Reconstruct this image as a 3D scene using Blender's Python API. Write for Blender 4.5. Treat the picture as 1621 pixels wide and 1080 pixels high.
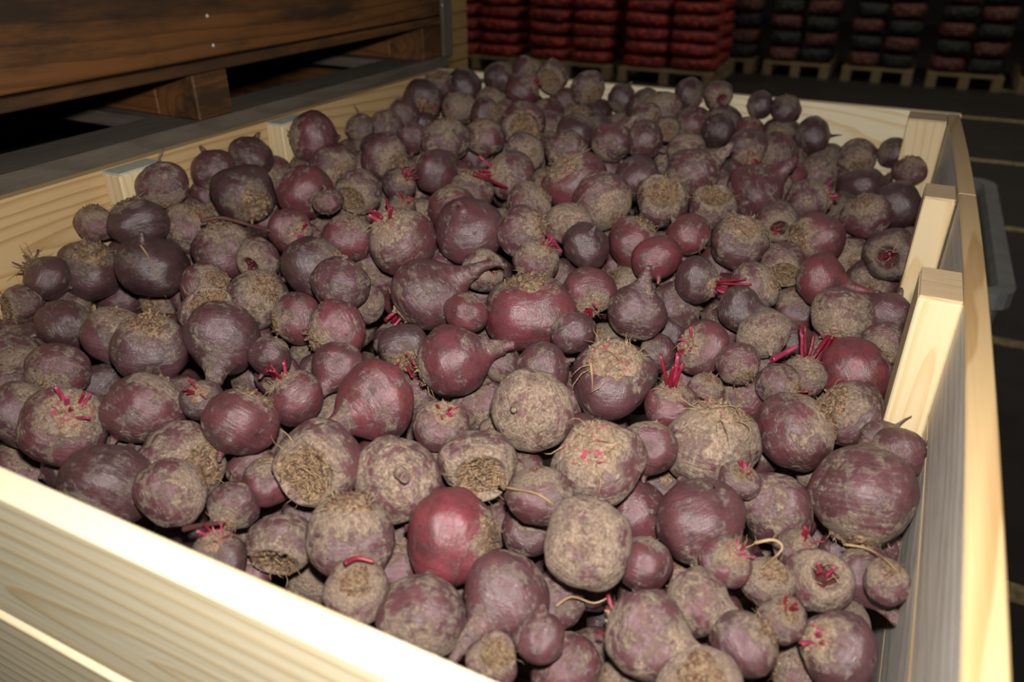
import bpy, bmesh, math, random
from mathutils import Vector, Matrix, noise

for o in list(bpy.data.objects): bpy.data.objects.remove(o, do_unlink=True)
S = bpy.context.scene
C = S.collection
PI = math.pi
R_ = math.radians

# ------------------------------------------------------------------ camera, world, lights, exposure
RIM = 1.25                       # height of the crate's rim above the floor
CAM = Vector((0, 0, RIM + .344))
YAW, PITCH = R_(26.4), math.atan(665 / 1215)
cam = bpy.data.cameras.new('camera'); cam_o = bpy.data.objects.new('camera', cam); C.objects.link(cam_o)
cam.sensor_width = 36; cam.lens = 36 * 1215 / 1621; cam.clip_start = .02; cam.clip_end = 100
cam_o.location = CAM; cam_o.rotation_euler = (PI / 2 - PITCH, 0, YAW)
cam.dof.use_dof = True; cam.dof.focus_distance = .95; cam.dof.aperture_fstop = 4.
S.camera = cam_o
S.view_settings.view_transform = 'Standard'; S.view_settings.look = 'None'
S.view_settings.exposure = 0; S.view_settings.gamma = 1; S.view_settings.use_curve_mapping = False

W = bpy.data.worlds.new('hall'); S.world = W; W.use_nodes = True
W.node_tree.nodes['Background'].inputs[0].default_value = (.75, .85, 1, 1)
W.node_tree.nodes['Background'].inputs[1].default_value = .009

def area(name, loc, target, size, power, col, shape='DISK'):
    l = bpy.data.lights.new(name, 'AREA'); l.shape = shape; l.size = size; l.energy = power; l.color = col
    if shape == 'RECTANGLE': l.size_y = size * .15
    o = bpy.data.objects.new(name, l); C.objects.link(o); o.location = loc
    o.rotation_euler = (Vector(target) - Vector(loc)).to_track_quat('-Z', 'Y').to_euler()
    return o
MW = Matrix.Rotation(YAW, 3, 'Z') @ Matrix.Rotation(PI / 2 - PITCH, 3, 'X')
cam_r, cam_u, cam_b = MW @ Vector((1, 0, 0)), MW @ Vector((0, 1, 0)), MW @ Vector((0, 0, 1))
area('flash', CAM + cam_r * .02 + cam_u * .12 + cam_b * .03, (-.42, 1.05, RIM - .05), .055, 19.5, (1, .965, .92))
for i, (x, y) in enumerate(((-3.5, 6.4), (.2, 7.4), (3.5, 7.4))):
    area('ceiling_lamp', (x, y, 4.6), (x, y + 1.2, 0), 1.4, 42., (1, .9, .76), 'RECTANGLE')

area('daylight_fill', (-3.5, -4.5, 2.4), (-.3, .8, 1.0), 2.6, 15., (.80, .90, 1))  # unseen cool daylight source added as fill from behind left; no door stands there

# ------------------------------------------------------------------ material helpers
def nt_new(name):
    m = bpy.data.materials.new(name); m.use_nodes = True
    return m, m.node_tree, m.node_tree.nodes['Principled BSDF']
class G:
    """small wrapper to wire nodes tersely"""
    def __init__(s, nt): s.nt = nt
    def n(s, t, **k):
        x = s.nt.nodes.new(t)
        for a, b in k.items(): setattr(x, a, b)
        return x
    def put(s, sock, v):
        if isinstance(v, bpy.types.NodeSocket): s.nt.links.new(v, sock)
        else: sock.default_value = v
    def m(s, op, a, b=0., c=0., clamp=False):
        x = s.n('ShaderNodeMath', operation=op, use_clamp=clamp)
        s.put(x.inputs[0], a); s.put(x.inputs[1], b); s.put(x.inputs[2], c)
        return x.outputs[0]
    def vm(s, op, a, b):
        x = s.n('ShaderNodeVectorMath', operation=op); s.put(x.inputs[0], a); s.put(x.inputs[1], b); return x.outputs[0]
    def noise(s, v, scale, detail=4, rough=.6, dist=0.):
        x = s.n('ShaderNodeTexNoise'); s.put(x.inputs['Vector'], v); x.inputs['Scale'].default_value = scale
        x.inputs['Detail'].default_value = detail; x.inputs['Roughness'].default_value = rough; x.inputs['Distortion'].default_value = dist
        return x.outputs['Fac']
    def ss(s, v, a, b):
        x = s.n('ShaderNodeMapRange', interpolation_type='SMOOTHSTEP'); s.put(x.inputs[0], v)
        s.put(x.inputs[1], a); s.put(x.inputs[2], b); return x.outputs[0]
    def mix(s, f, a, b, mode='MIX'):
        x = s.n('ShaderNodeMix', data_type='RGBA', blend_type=mode); s.put(x.inputs[0], f)
        s.put(x.inputs[6], a if isinstance(a, bpy.types.NodeSocket) else (*a, 1)); s.put(x.inputs[7], b if isinstance(b, bpy.types.NodeSocket) else (*b, 1))
        return x.outputs[2]
    def bump(s, h, strength, dist):
        x = s.n('ShaderNodeBump'); s.put(x.inputs['Height'], h); s.put(x.inputs['Strength'], strength); x.inputs['Distance'].default_value = dist
        return x.outputs[0]

def wood(name, light, dark, knot, ring=150., contrast=.5, dirt=0., dirtcol=(.05, .045, .04), rough=.65, stain=None):
    m, nt, b = nt_new(name); g = G(nt)
    tc = g.n('ShaderNodeTexCoord').outputs['Object']
    rnd = g.n('ShaderNodeObjectInfo').outputs['Random']
    off = g.n('ShaderNodeCombineXYZ'); g.put(off.inputs[0], g.m('MULTIPLY', rnd, 37.)); g.put(off.inputs[1], g.m('MULTIPLY', rnd, 11.)); g.put(off.inputs[2], g.m('MULTIPLY', rnd, 5.))
    p = g.vm('ADD', tc, off.outputs[0])
    warp = g.noise(g.vm('MULTIPLY', p, (1.6, 9, 9)), 1., 3, .5)
    sx = g.n('ShaderNodeSeparateXYZ'); g.put(sx.inputs[0], tc)
    # distance from the pith: rings cut lengthwise give the flame figure
    zz = g.m('ADD', sx.outputs[2], g.m('MULTIPLY', g.m('SUBTRACT', rnd, .5), .09))
    yy = g.m('ADD', g.m('ADD', sx.outputs[1], g.m('MULTIPLY', g.m('SUBTRACT', g.m('FRACT', g.m('MULTIPLY', rnd, 9.7)), .3), .05)), g.m('MULTIPLY', sx.outputs[0], .10))
    rr = g.m('SQRT', g.m('ADD', g.m('MULTIPLY', zz, zz), g.m('MULTIPLY', yy, yy)))
    rr = g.m('ADD', rr, g.m('MULTIPLY', warp, .035))
    saw = g.m('FRACT', g.m('MULTIPLY', rr, ring))
    line = g.m('MULTIPLY', g.ss(saw, .5, .94), g.m('SUBTRACT', 1., g.ss(saw, .93, 1.)))
    fib = g.noise(g.vm('MULTIPLY', p, (5, 240, 240)), 1., 3, .7)
    blot = g.noise(g.vm('MULTIPLY', p, (1.5, 8, 8)), 1., 4, .6)
    f = g.m('ADD', g.m('MULTIPLY', line, contrast), g.m('MULTIPLY', g.m('SUBTRACT', fib, .5), .6), clamp=True)
    col = g.mix(f, light, dark)
    vo = g.n('ShaderNodeTexVoronoi'); g.put(vo.inputs['Vector'], g.vm('MULTIPLY', p, (3.2, 0, 8))); vo.inputs['Scale'].default_value = 1.
    kn = g.m('SUBTRACT', 1., g.ss(vo.outputs['Distance'], .05, .1))
    keep = g.n('ShaderNodeSeparateColor'); g.put(keep.inputs[0], vo.outputs['Color'])
    col = g.mix(g.m('MULTIPLY', kn, g.ss(keep.outputs[0], .6, .62)), col, knot)
    if stain: col = g.mix(g.ss(blot, .45, .7), col, stain)
    if dirt: col = g.mix(g.m('MULTIPLY', g.ss(g.noise(g.vm('MULTIPLY', p, (3, 14, 14)), 1., 6, .7), .42, .68), dirt), col, dirtcol)
    g.put(b.inputs['Base Color'], col); b.inputs['Roughness'].default_value = rough
    b.inputs['Specular IOR Level'].default_value = .3
    g.put(b.inputs['Normal'], g.bump(g.m('ADD', fib, g.m('MULTIPLY', line, .5)), .25, .002))
    return m

def flat(name, col, rough=.7, var=.3, scale=30., col2=None, bump=.0, spec=.4):
    m, nt, b = nt_new(name); g = G(nt)
    tc = g.n('ShaderNodeTexCoord').outputs['Object']
    n = g.noise(tc, scale, 5, .65)
    g.put(b.inputs['Base Color'], g.mix(g.ss(n, .35, .68), col, col2 or tuple(c * (1 - var) for c in col)))
    b.inputs['Roughness'].default_value = rough; b.inputs['Specular IOR Level'].default_value = spec
    if bump: g.put(b.inputs['Normal'], g.bump(n, bump, .004))
    return m

def beet_skin(name, island=False):
    m, nt, b = nt_new(name); g = G(nt)
    at = g.n('ShaderNodeAttribute', attribute_name='loc').outputs['Vector']
    if island:
        rnd = g.n('ShaderNodeNewGeometry').outputs['Random Per Island']
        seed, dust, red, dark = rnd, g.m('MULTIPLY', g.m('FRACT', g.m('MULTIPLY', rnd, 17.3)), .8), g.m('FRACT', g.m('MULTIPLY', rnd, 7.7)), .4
    else:
        oi = g.n('ShaderNodeObjectInfo'); sc = g.n('ShaderNodeSeparateColor'); g.put(sc.inputs[0], oi.outputs['Color'])
        seed, dust, red, dark = sc.outputs[0], sc.outputs[1], sc.outputs[2], oi.outputs['Alpha']
    off = g.n('ShaderNodeCombineXYZ')
    for k, w in enumerate((61., 23., 41.)): g.put(off.inputs[k], g.m('MULTIPLY', seed, w))
    p = g.vm('ADD', at, off.outputs[0])
    sx = g.n('ShaderNodeSeparateXYZ'); g.put(sx.inputs[0], at); z = sx.outputs[2]
    n1 = g.noise(p, 1.7, 3, .55, .5)
    n2 = g.noise(p, 4.6, 9, .70, .5)
    n3 = g.noise(p, 22., 4, .7)
    nr = g.noise(g.vm('MULTIPLY', p, (2.2, 2.2, 15.)), 1., 4, .6)       # growth rings around the root
    nv = g.noise(g.vm('MULTIPLY', p, (14., 14., 2.)), 1., 3, .6)
    # clean skin
    c = g.mix(red, (.072, .034, .040), (.19, .030, .040))
    c = g.mix(g.ss(n1, .4, .65), c, g.mix(red, (.036, .020, .024), (.105, .022, .028)))
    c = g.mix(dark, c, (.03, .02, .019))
    c = g.mix(g.m('MULTIPLY', g.ss(nr, .5, .75), .45), c, (.10, .066, .066))
    # soil film: thicker towards the crown, patchy elsewhere
    crown = g.ss(z, .25, .85)
    tail = g.ss(z, -.75, -1.3)
    k = g.m('ADD', g.m('MULTIPLY', n2, .66), g.m('SUBTRACT', g.m('MULTIPLY', n1, .56), .11))
    k = g.m('ADD', k, g.m('MULTIPLY', g.m('SUBTRACT', nr, .5), .22))
    k = g.m('ADD', k, g.m('MULTIPLY', g.m('SUBTRACT', dust, .5), .30))
    k = g.m('ADD', k, g.m('MULTIPLY', crown, .22)); k = g.m('ADD', k, g.m('MULTIPLY', tail, .06))
    mask = g.ss(k, .505, .605)
    film = g.m('MULTIPLY', g.ss(k, .40, .6), .28)
    soil = g.mix(g.ss(n3, .3, .7), (.40, .275, .18), (.18, .108, .07))
    soil = g.mix(g.ss(nv, .45, .7), soil, (.47, .355, .25))
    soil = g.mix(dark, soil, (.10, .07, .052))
    c = g.mix(film, c, (.23, .150, .135))
    c = g.mix(g.m('MULTIPLY', mask, .86), c, soil)
    spots = g.ss(g.noise(p, 7., 6, .75, .6), .56, .66)
    c = g.mix(g.m('MULTIPLY', spots, .72), c, (.035, .024, .022))
    c = g.mix(g.m('MULTIPLY', g.ss(g.noise(p, 2.6, 6, .7, .8), .52, .66), .5), c, (.055, .034, .028))
    fine = g.noise(p, 48., 3, .75)
    c = g.mix(g.m('MULTIPLY', g.ss(fine, .5, .72), .5), c, (.03, .021, .018))
    c = g.mix(g.m('MULTIPLY', g.ss(g.noise(p, 33., 4, .8), .56, .72), .4), c, (.34, .27, .2))
    g.put(b.inputs['Base Color'], c)
    rg = g.m('ADD', .36, g.m('MULTIPLY', g.m('MAXIMUM', mask, film), .34)); g.put(b.inputs['Roughness'], rg)
    b.inputs['Specular IOR Level'].default_value = .85
    hgt = g.m('ADD', g.m('MULTIPLY', n2, .8), g.m('ADD', g.m('MULTIPLY', n3, .35), g.m('ADD', g.m('MULTIPLY', nr, .55), g.m('MULTIPLY', mask, .25))))
    g.put(b.inputs['Normal'], g.bump(hgt, g.m('ADD', .38, g.m('MULTIPLY', g.m('MAXIMUM', mask, film), .6)), .005))
    return m

def crown_mat(name, cols, island=False):
    m, nt, b = nt_new(name); g = G(nt)
    at = g.n('ShaderNodeAttribute', attribute_name='loc').outputs['Vector']
    oi = g.n('ShaderNodeObjectInfo')
    off = g.n('ShaderNodeCombineXYZ')
    for k, w in enumerate((61., 23., 41.)): g.put(off.inputs[k], g.m('MULTIPLY', oi.outputs['Random'], w))
    p = g.vm('ADD', at, off.outputs[0])
    n1 = g.noise(p, 5., 5, .7, .8); n2 = g.noise(p, 16., 4, .7); n3 = g.noise(p, 7., 3, .6)
    c = g.mix(g.ss(n1, .35, .62), cols[0], cols[1])
    c = g.mix(g.ss(n2, .5, .68), c, cols[2])
    c = g.mix(g.ss(n3, .57, .66), c, cols[3])
    g.put(b.inputs['Base Color'], c); b.inputs['Roughness'].default_value = .8; b.inputs['Specular IOR Level'].default_value = .25
    g.put(b.inputs['Normal'], g.bump(g.m('ADD', n1, g.m('MULTIPLY', n2, .6)), .8, .006))
    return m

def stem_mat(name, a, b2, rough=.35):
    m, nt, b = nt_new(name); g = G(nt)
    tc = g.n('ShaderNodeTexCoord').outputs['Object']
    n = g.noise(g.vm('MULTIPLY', tc, (26, 26, 2.5)), 1., 3, .6)
    g.put(b.inputs['Base Color'], g.mix(g.ss(n, .35, .68), a, b2)); b.inputs['Roughness'].default_value = rough
    g.put(b.inputs['Normal'], g.bump(n, .5, .003))
    return m

M = {}
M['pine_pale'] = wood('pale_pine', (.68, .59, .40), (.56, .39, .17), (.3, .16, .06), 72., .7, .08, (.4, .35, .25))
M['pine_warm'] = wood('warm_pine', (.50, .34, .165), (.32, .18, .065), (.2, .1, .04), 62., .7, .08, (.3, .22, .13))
M['pine_shade'] = wood('shaded_grey_pine', (.66, .62, .54), (.55, .51, .44), (.2, .16, .12), 60., .35, .35, (.25, .23, .19))  # greyed copy of the pine, with weak grazing light put into its colour
M['pine'] = wood('new_pine', (.66, .52, .31), (.55, .36, .15), (.22, .11, .04), 70., .55, .06, (.3, .24, .16))
M['pine_end'] = wood('pine_end_grain', (.55, .40, .23), (.36, .24, .12), (.2, .11, .05), 210., .5, .3, (.2, .15, .1))
M['old'] = wood('aged_brown_wood', (.15, .060, .017), (.06, .026, .009), (.016, .011, .008), 45., .6, .85, (.022, .015, .010), .6, (.06, .028, .011))
M['oldgrey'] = wood('dusty_grey_wood', (.12, .098, .072), (.07, .055, .038), (.03, .025, .02), 70., .45, .5, (.045, .038, .03), .85)
M['slat'] = wood('amber_wood', (.58, .36, .13), (.42, .24, .08), (.1, .05, .02), 90., .4, .2, (.15, .1, .05))
M['pallet'] = wood('pallet_wood', (.22, .16, .08), (.15, .10, .05), (.1, .06, .03), 90., .4, .35, (.1, .08, .05), .8)
M['blue'] = flat('faded_blue_paint', (.33, .40, .40), .7, .3, 60., (.55, .46, .30))
M['skin'] = beet_skin('beet_skin'); M['skin_deep'] = beet_skin('beet_skin_deep', True)
M['crown_dry'] = crown_mat('dry_crown', ((.32, .21, .12), (.10, .055, .034), (.42, .31, .19), (.15, .035, .035)))
M['crown_pink'] = crown_mat('pink_scarred_crown', ((.36, .27, .17), (.20, .12, .08), (.42, .33, .22), (.42, .05, .10)))
M['crown_red'] = crown_mat('dark_red_hollow', ((.11, .018, .02), (.05, .016, .014), (.16, .09, .06), (.20, .015, .03)))
M['stem'] = stem_mat('red_stalk', (.24, .010, .026), (.10, .007, .016))
M['stem_pink'] = stem_mat('pink_stalk', (.36, .045, .10), (.20, .012, .04))
M['stem_dry'] = stem_mat('dried_stalk', (.10, .03, .028), (.055, .025, .02), .7)
M['fibre'] = stem_mat('straw_fibre', (.37, .255, .125), (.17, .098, .046), .75)
M['bin'] = flat('grey_plastic', (.30, .30, .28), .5, .25, 14.)
M['steel'] = flat('nail_steel', (.5, .5, .48), .4, .2, 60.)
M['yellow'] = flat('worn_yellow_paint', (.42, .33, .13), .8, .6, 18., (.13, .11, .07))

# ------------------------------------------------------------------ object helpers
def link(name, me, parent=None, mats=()):
    o = bpy.data.objects.new(name, me); C.objects.link(o)
    if parent: o.parent = parent
    for m in mats:
        if m.name not in [x.name for x in me.materials if x]: me.materials.append(m)
    return o
def tag(o, label, cat=None, group=None, kind=None):
    o['label'] = label
    if cat: o['category'] = cat
    if group: o['group'] = group
    if kind: o['kind'] = kind
    return o
def empty(name, loc=(0, 0, 0), rz=0):
    o = bpy.data.objects.new(name, None); C.objects.link(o); o.location = loc; o.rotation_euler = (0, 0, rz); o.empty_display_size = .05
    return o
def box_mesh(name, dx, dy, dz, bev=.0015, seg_x=1, bend=None):
    bm = bmesh.new()
    n = seg_x; vs = []
    for i in range(n + 1):
        x = -dx / 2 + dx * i / n; off = bend(x) if bend else 0
        vs.append([bm.verts.new((x, y + off, z)) for y, z in ((-dy / 2, -dz / 2), (dy / 2, -dz / 2), (dy / 2, dz / 2), (-dy / 2, dz / 2))])
    for i in range(n):
        for k in range(4): bm.faces.new((vs[i][k], vs[i][(k + 1) % 4], vs[i + 1][(k + 1) % 4], vs[i + 1][k]))
    bm.faces.new(vs[0][::-1]); bm.faces.new(vs[-1])
    bmesh.ops.recalc_face_normals(bm, faces=bm.faces)
    if bev:
        ed = [e for e in bm.edges if len(e.link_faces) == 2 and e.calc_face_angle() > .5]
        bmesh.ops.bevel(bm, geom=ed, offset=bev, segments=1, affect='EDGES')
    me = bpy.data.meshes.new(name); bm.to_mesh(me); bm.free()
    return me
def board(name, parent, mat, lo, hi, along='x', bev=.0015, bend=None, seg=1, label=None):
    """a board between two corners; its local x runs along its length so the grain follows"""
    lo, hi = Vector(lo), Vector(hi); c = (lo + hi) / 2; d = hi - lo
    if along == 'x': me = box_mesh(name, d.x, d.y, d.z, bev, seg, bend); rot = (0, 0, 0)
    elif along == 'y': me = box_mesh(name, d.y, d.x, d.z, bev, seg, bend); rot = (0, 0, PI / 2)
    else: me = box_mesh(name, d.z, d.y, d.x, bev); rot = (0, -PI / 2, 0)
    o = link(name, me, parent, (mat,)); o.location = c - (parent.location if parent else Vector()); o.rotation_euler = rot
    if label: o['label'] = label
    return o

# ------------------------------------------------------------------ the setting
def plane(name, corners, mat):
    me = bpy.data.meshes.new(name); me.from_pydata(corners, [], [(0, 1, 2, 3)]); o = link(name, me, None, (mat,)); o['kind'] = 'structure'; return o
mf, nt, b = nt_new('dark_concrete'); g = G(nt)
tc = g.n('ShaderNodeTexCoord').outputs['Object']
g.put(b.inputs['Base Color'], g.mix(g.ss(g.noise(tc, 1.3, 8, .7), .35, .7), (.017, .012, .008), (.009, .007, .005)))
g.put(b.inputs['Roughness'], g.m('ADD', .55, g.m('MULTIPLY', g.noise(tc, 6., 5, .6), .3)))
g.put(b.inputs['Normal'], g.bump(g.noise(tc, 60., 4, .6), .3, .004))
plane('floor', [(-16, -5, 0), (16, -5, 0), (16, 26, 0), (-16, 26, 0)], mf)
plane('wall_back', [(-16, 16, 0), (16, 16, 0), (16, 16, 6), (-16, 16, 6)], flat('dark_wall', (.03, .028, .026), .9, .3, 2.))
for k in range(6):
    v = 1.94 + 1.6 * k + (0 if k else 0)
    me = box_mesh('trim', 6.2, .075, .004, 0); o = link('trim_%d' % (k + 1), me, None, (M['yellow'],)); o.location = (3.35, v, .002); o['kind'] = 'structure'
    o['label'] = 'worn yellow line painted across the dark floor'

# ------------------------------------------------------------------ the beetroot crate
L, B, F = -1.105, 1.82, .232        # inner faces: left, far, front
TH = .023
def bulge(v): return .086 + .015 * max(0, 1 - ((v - 1.0) / .8) ** 2)
crate = tag(empty('wooden_crate', (-.5, 1.02, 0)), 'big new pale pine crate filled with beetroots in the foreground', 'crate')
N_B = 8; BH = .141
for i in range(N_B):
    z1 = RIM - i * .1445; z0 = z1 - BH
    if z0 < .11: break
    pr = .004 if i % 2 else 0.       # alternate boards sit slightly proud, as the step on the front shows
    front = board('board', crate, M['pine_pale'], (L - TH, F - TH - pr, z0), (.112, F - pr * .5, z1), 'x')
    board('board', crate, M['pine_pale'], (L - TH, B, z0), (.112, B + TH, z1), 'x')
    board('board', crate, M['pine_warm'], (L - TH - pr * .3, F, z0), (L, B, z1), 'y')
    if i == 0:
        spans = ((F, 1.246), (1.2475, B))
    else: spans = ((F, B),)
    for a, c_ in spans:
        mid = (a + c_) / 2
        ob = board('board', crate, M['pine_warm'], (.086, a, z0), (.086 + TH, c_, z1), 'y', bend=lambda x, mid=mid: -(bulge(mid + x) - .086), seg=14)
        ob.data.materials.append(M['pine_shade'])          # the inner face is painted grey for the dim grazing light on it
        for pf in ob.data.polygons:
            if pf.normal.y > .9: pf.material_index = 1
def post(u0, u1, v0, v1, topmat, z0=.12):
    p = board('post', crate, M['pine'], (u0, v0, z0), (u1, v1, RIM - .004), 'z', bev=.002)
    cap = board('end_grain', None, topmat, (u0 + .001, v0 + .001, RIM - .004), (u1 - .001, v1 - .001, RIM - .0005), 'x', bev=0)
    cap.parent = crate; cap.location -= crate.location
post(.058, .1005, .845, .930, M['pine_end']); post(.056, .0965, 1.212, 1.283, M['pine_end'])
post(L, L + .04, .775, .86, M['blue']); post(L, L + .04, 1.145, 1.225, M['blue'])
for (a, c_) in ((.016, .086), (L, L + .07)):
    post(a, c_, 1.745, 1.8195, M['pine_end'])
for (a, c_) in ((.052, .086), (L, L + .034)): post(a, c_, F + .0005, F + .045, M['pine_end'])
for k in range(8): board('floor_board', crate, M['pine'], (L - TH, F + k * .2, .11), (.109, F + k * .2 + .188, .132), 'x')
for u in (-1.08, -.56, -.04):
    for v in (.25, .95, 1.68): board('block', crate, M['pine'], (u, v, .022), (u + .1, v + .13, .11), 'y')
    board('runner', crate, M['pine'], (u, F - TH, 0), (u + .1, B + TH, .022), 'y')

# ------------------------------------------------------------------ the old stacked boxes on the left
def side(p, u0, v0, v1, z0, z1, n, mat, t=.025, gap=.004):
    hh = (z1 - z0) / n
    for k in range(n): board('plank', p, mat, (u0 - t, v0, z0 + k * hh + gap), (u0, v1, z0 + (k + 1) * hh), 'y', bev=.003)
U0, V0, V1 = -1.15, .33, 1.93
low = tag(empty('wooden_box', (-1.75, 1.1, 0)), 'dark old wooden box standing under the stacked box at the left', 'box')
side(low, U0, V0, V1, .12, RIM - .012, 6, M['old']); side(low, U0 - 1.175, V0, V1, .12, RIM - .012, 6, M['old'])
for vv in (V0, V1 - .025): board('end_panel', low, M['old'], (U0 - 1.175, vv, .12), (U0 - .026, vv + .025, RIM - .012), 'x')
for u in (U0 - .1, U0 - .65, U0 - 1.2): board('runner', low, M['oldgrey'], (u, V0, 0), (u + .1, V1, .12), 'y')
up = tag(empty('wooden_box', (-1.75, 1.1, RIM)), 'weathered dark brown wooden box on blocks, stacked at upper left beside the crate', 'box')
z = RIM - .010
board('bottom_runner', up, M['oldgrey'], (U0 - .115, V0, z), (U0, V1, z + .03), 'y', bev=.003)
board('bottom_runner', up, M['oldgrey'], (U0 - .66, V0, z), (U0 - .55, V1, z + .03), 'y', bev=.003)
board('bottom_runner', up, M['oldgrey'], (U0 - 1.2, V0, z), (U0 - 1.09, V1, z + .03), 'y', bev=.003)
for v0, v1 in ((V0, V0 + .12), (1.03, 1.115), (1.80, 1.93)):
    board('block', up, M['old'], (U0 - .105, v0, z + .03), (U0 - .002, v1, z + .112), 'y', bev=.003)
    board('block', up, M['old'], (U0 - .62, v0 + .005, z + .03), (U0 - .112, v1 - .008, z + .112), 'x', bev=.003)
    board('block', up, M['old'], (U0 - 1.2, v0, z + .03), (U0 - .64, v1, z + .112), 'x', bev=.003)
    board('cross_board', up, M['oldgrey'], (U0 - 1.19, v0 - .02, z + .001), (U0 - .117, v0 + .09, z + .028), 'x', bev=.003)
board('deck_edge', up, M['old'], (U0 - .09, V0, z + .112), (U0 + .003, V1, z + .131), 'y', bev=.003)
for k in range(8): board('deck_board', up, M['old'], (U0 - 1.2, V0 + k * .2, z + .113), (U0 - .092, V0 + k * .2 + .19, z + .131), 'x')
side(up, U0 - .001, V0, V1, z + .131, z + 1.05, 4, M['old'], .028); side(up, U0 - 1.175, V0, V1, z + .131, z + 1.05, 4, M['old'])
for vv in (V0, V1 - .025): board('end_panel', up, M['old'], (U0 - 1.175, vv, z + .131), (U0 - .03, vv + .024, z + 1.05), 'x')
board('corner_batten', up, M['oldgrey'], (U0 + .0005, V1 - .045, z + .03), (U0 + .012, V1, z + 1.05), 'z', bev=.002)
nail = bpy.data.meshes.new('nail'); bm = bmesh.new(); bmesh.ops.create_uvsphere(bm, u_segments=8, v_segments=5, radius=.0035); bm.to_mesh(nail); bm.free()
for v, zz in ((1.09, .155), (1.088, .205), (1.085, .25), (1.06, .30), (1.88, .16), (1.885, .21)):
    o = link('nail', nail, up, (M['steel'],)); o.location = Vector((U0 + (.0005 if v < 1.8 else .0125), v, z + zz)) - up.location; o.scale = (.5, 1, 1)

# pale slatted box further down the row
sb = tag(empty('slatted_box', (-2.4, 2.6, 0)), 'amber slatted wooden box seen past the end of the dark old box', 'box')
SU, SV0, SV1 = -1.84, 1.97, 3.25
for k in range(19):
    zz = .12 + k * .066
    for u in (SU - .02, SU - 1.18): board('slat', sb, M['slat'], (u, SV0, zz), (u + .02, SV1, zz + .059), 'y')
    for v in (SV0, SV1 - .02): board('slat', sb, M['slat'], (SU - 1.16, v, zz), (SU - .02, v + .02, zz + .059), 'x')
for u in (SU - .09, SU - 1.16):
    for v in (SV0 + .02, SV1 - .09): board('post', sb, M['slat'], (u, v, .0), (u + .07, v + .07, 1.37), 'z')

# ------------------------------------------------------------------ grey plastic pallet box behind the crate, right
gb = tag(empty('plastic_bin', (-.16, 2.68, 0)), 'open grey plastic bin standing behind the right side of the crate', 'bin')
def tub(u0, u1, v0, v1, z0, z1, t, taper):
    bm = bmesh.new(); rings = []
    def ring(du, zz, rad):
        a = []
        x0, x1, y0, y1 = u0 + du, u1 - du, v0 + du, v1 - du
        for cx, cy, s in ((x1 - rad, y1 - rad, 0), (x0 + rad, y1 - rad, 1), (x0 + rad, y0 + rad, 2), (x1 - rad, y0 + rad, 3)):
            for q in range(5):
                an = s * PI / 2 + q * PI / 8; a.append(bm.verts.new((cx + rad * math.cos(an), cy + rad * math.sin(an), zz)))
        return a
    for du, zz, rad in ((taper, z0, .05), (0.02, z1 - .05, .06), (0, z1 - .045, .07), (0, z1, .07), (t, z1, .05), (t + .01, z1 - .02, .05), (taper + t, z0 + .02, .04)): rings.append(ring(du, zz, rad))
    n = len(rings[0])
    for a, c_ in zip(rings, rings[1:]):
        for q in range(n): bm.faces.new((a[q], a[(q + 1) % n], c_[(q + 1) % n], c_[q]))
    bm.faces.new(rings[0][::-1]); bm.faces.new(rings[-1])
    bmesh.ops.recalc_face_normals(bm, faces=bm.faces)
    me = bpy.data.meshes.new('tub'); bm.to_mesh(me); bm.free(); return me
o = link('tub', tub(-.68, .365, 2.13, 3.26, .11, .76, .04, .06), gb, (M['bin'],)); o.location = -gb.location
for u in (-.60, -.2, .2): board('skid', gb, M['bin'], (u, 2.2, 0), (u + .09, 3.19, .112), 'y', bev=.004)

# ------------------------------------------------------------------ sacks on pallets in the background
def sack_mesh(seed, dx, dy, dz):
    bm = bmesh.new(); nu, nv = 18, 10; rings = []
    for i in range(nv + 1):
        ph = -PI / 2 + PI * i / nv; row = []
        for j in range(nu):
            a = 2 * PI * j / nu
            cx, sx_ = math.cos(a), math.sin(a)
            e = .55
            x = math.copysign(abs(cx) ** e, cx) * max(math.cos(ph), 0) ** .35; y = math.copysign(abs(sx_) ** e, sx_) * max(math.cos(ph), 0) ** .35; zz = math.copysign(abs(math.sin(ph)) ** .6, ph)
            p = Vector((x * dx / 2, y * dy / 2, zz * dz / 2))
            d = noise.noise(p * 14 + Vector((seed * 9, 3, seed))) * .012
            row.append(bm.verts.new(p * (1 + d / .12)))
        rings.append(row)
    for a, c_ in zip(rings, rings[1:]):
        for q in range(nu): bm.faces.new((a[q], a[(q + 1) % nu], c_[(q + 1) % nu], c_[q]))
    bmesh.ops.remove_doubles(bm, verts=bm.verts, dist=.001); bmesh.ops.recalc_face_normals(bm, faces=bm.faces)
    for f_ in bm.faces: f_.smooth = True
    me = bpy.data.meshes.new('sack'); bm.to_mesh(me); bm.free(); return me
def sack_mat(name, a, b2):
    m, nt, b = nt_new(name); g = G(nt); tc = g.n('ShaderNodeTexCoord').outputs['Object']
    rnd = g.n('ShaderNodeObjectInfo').outputs['Random']
    lump = g.n('ShaderNodeTexVoronoi'); lump.inputs['Scale'].default_value = 13.; g.put(lump.inputs['Vector'], g.vm('ADD', tc, g.m('MULTIPLY', rnd, 20.)))
    net = g.n('ShaderNodeTexWave', wave_type='BANDS', bands_direction='DIAGONAL'); net.inputs['Scale'].default_value = 22.; g.put(net.inputs['Vector'], tc)
    c = g.mix(g.ss(lump.outputs['Distance'], .1, .6), a, b2)
    c = g.mix(g.m('MULTIPLY', net.outputs['Fac'], .3), c, b2)
    g.put(b.inputs['Base Color'], c); b.inputs['Roughness'].default_value = .75
    g.put(b.inputs['Normal'], g.bump(g.m('SUBTRACT', 1., lump.outputs['Distance']), .8, .03)); return m
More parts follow.
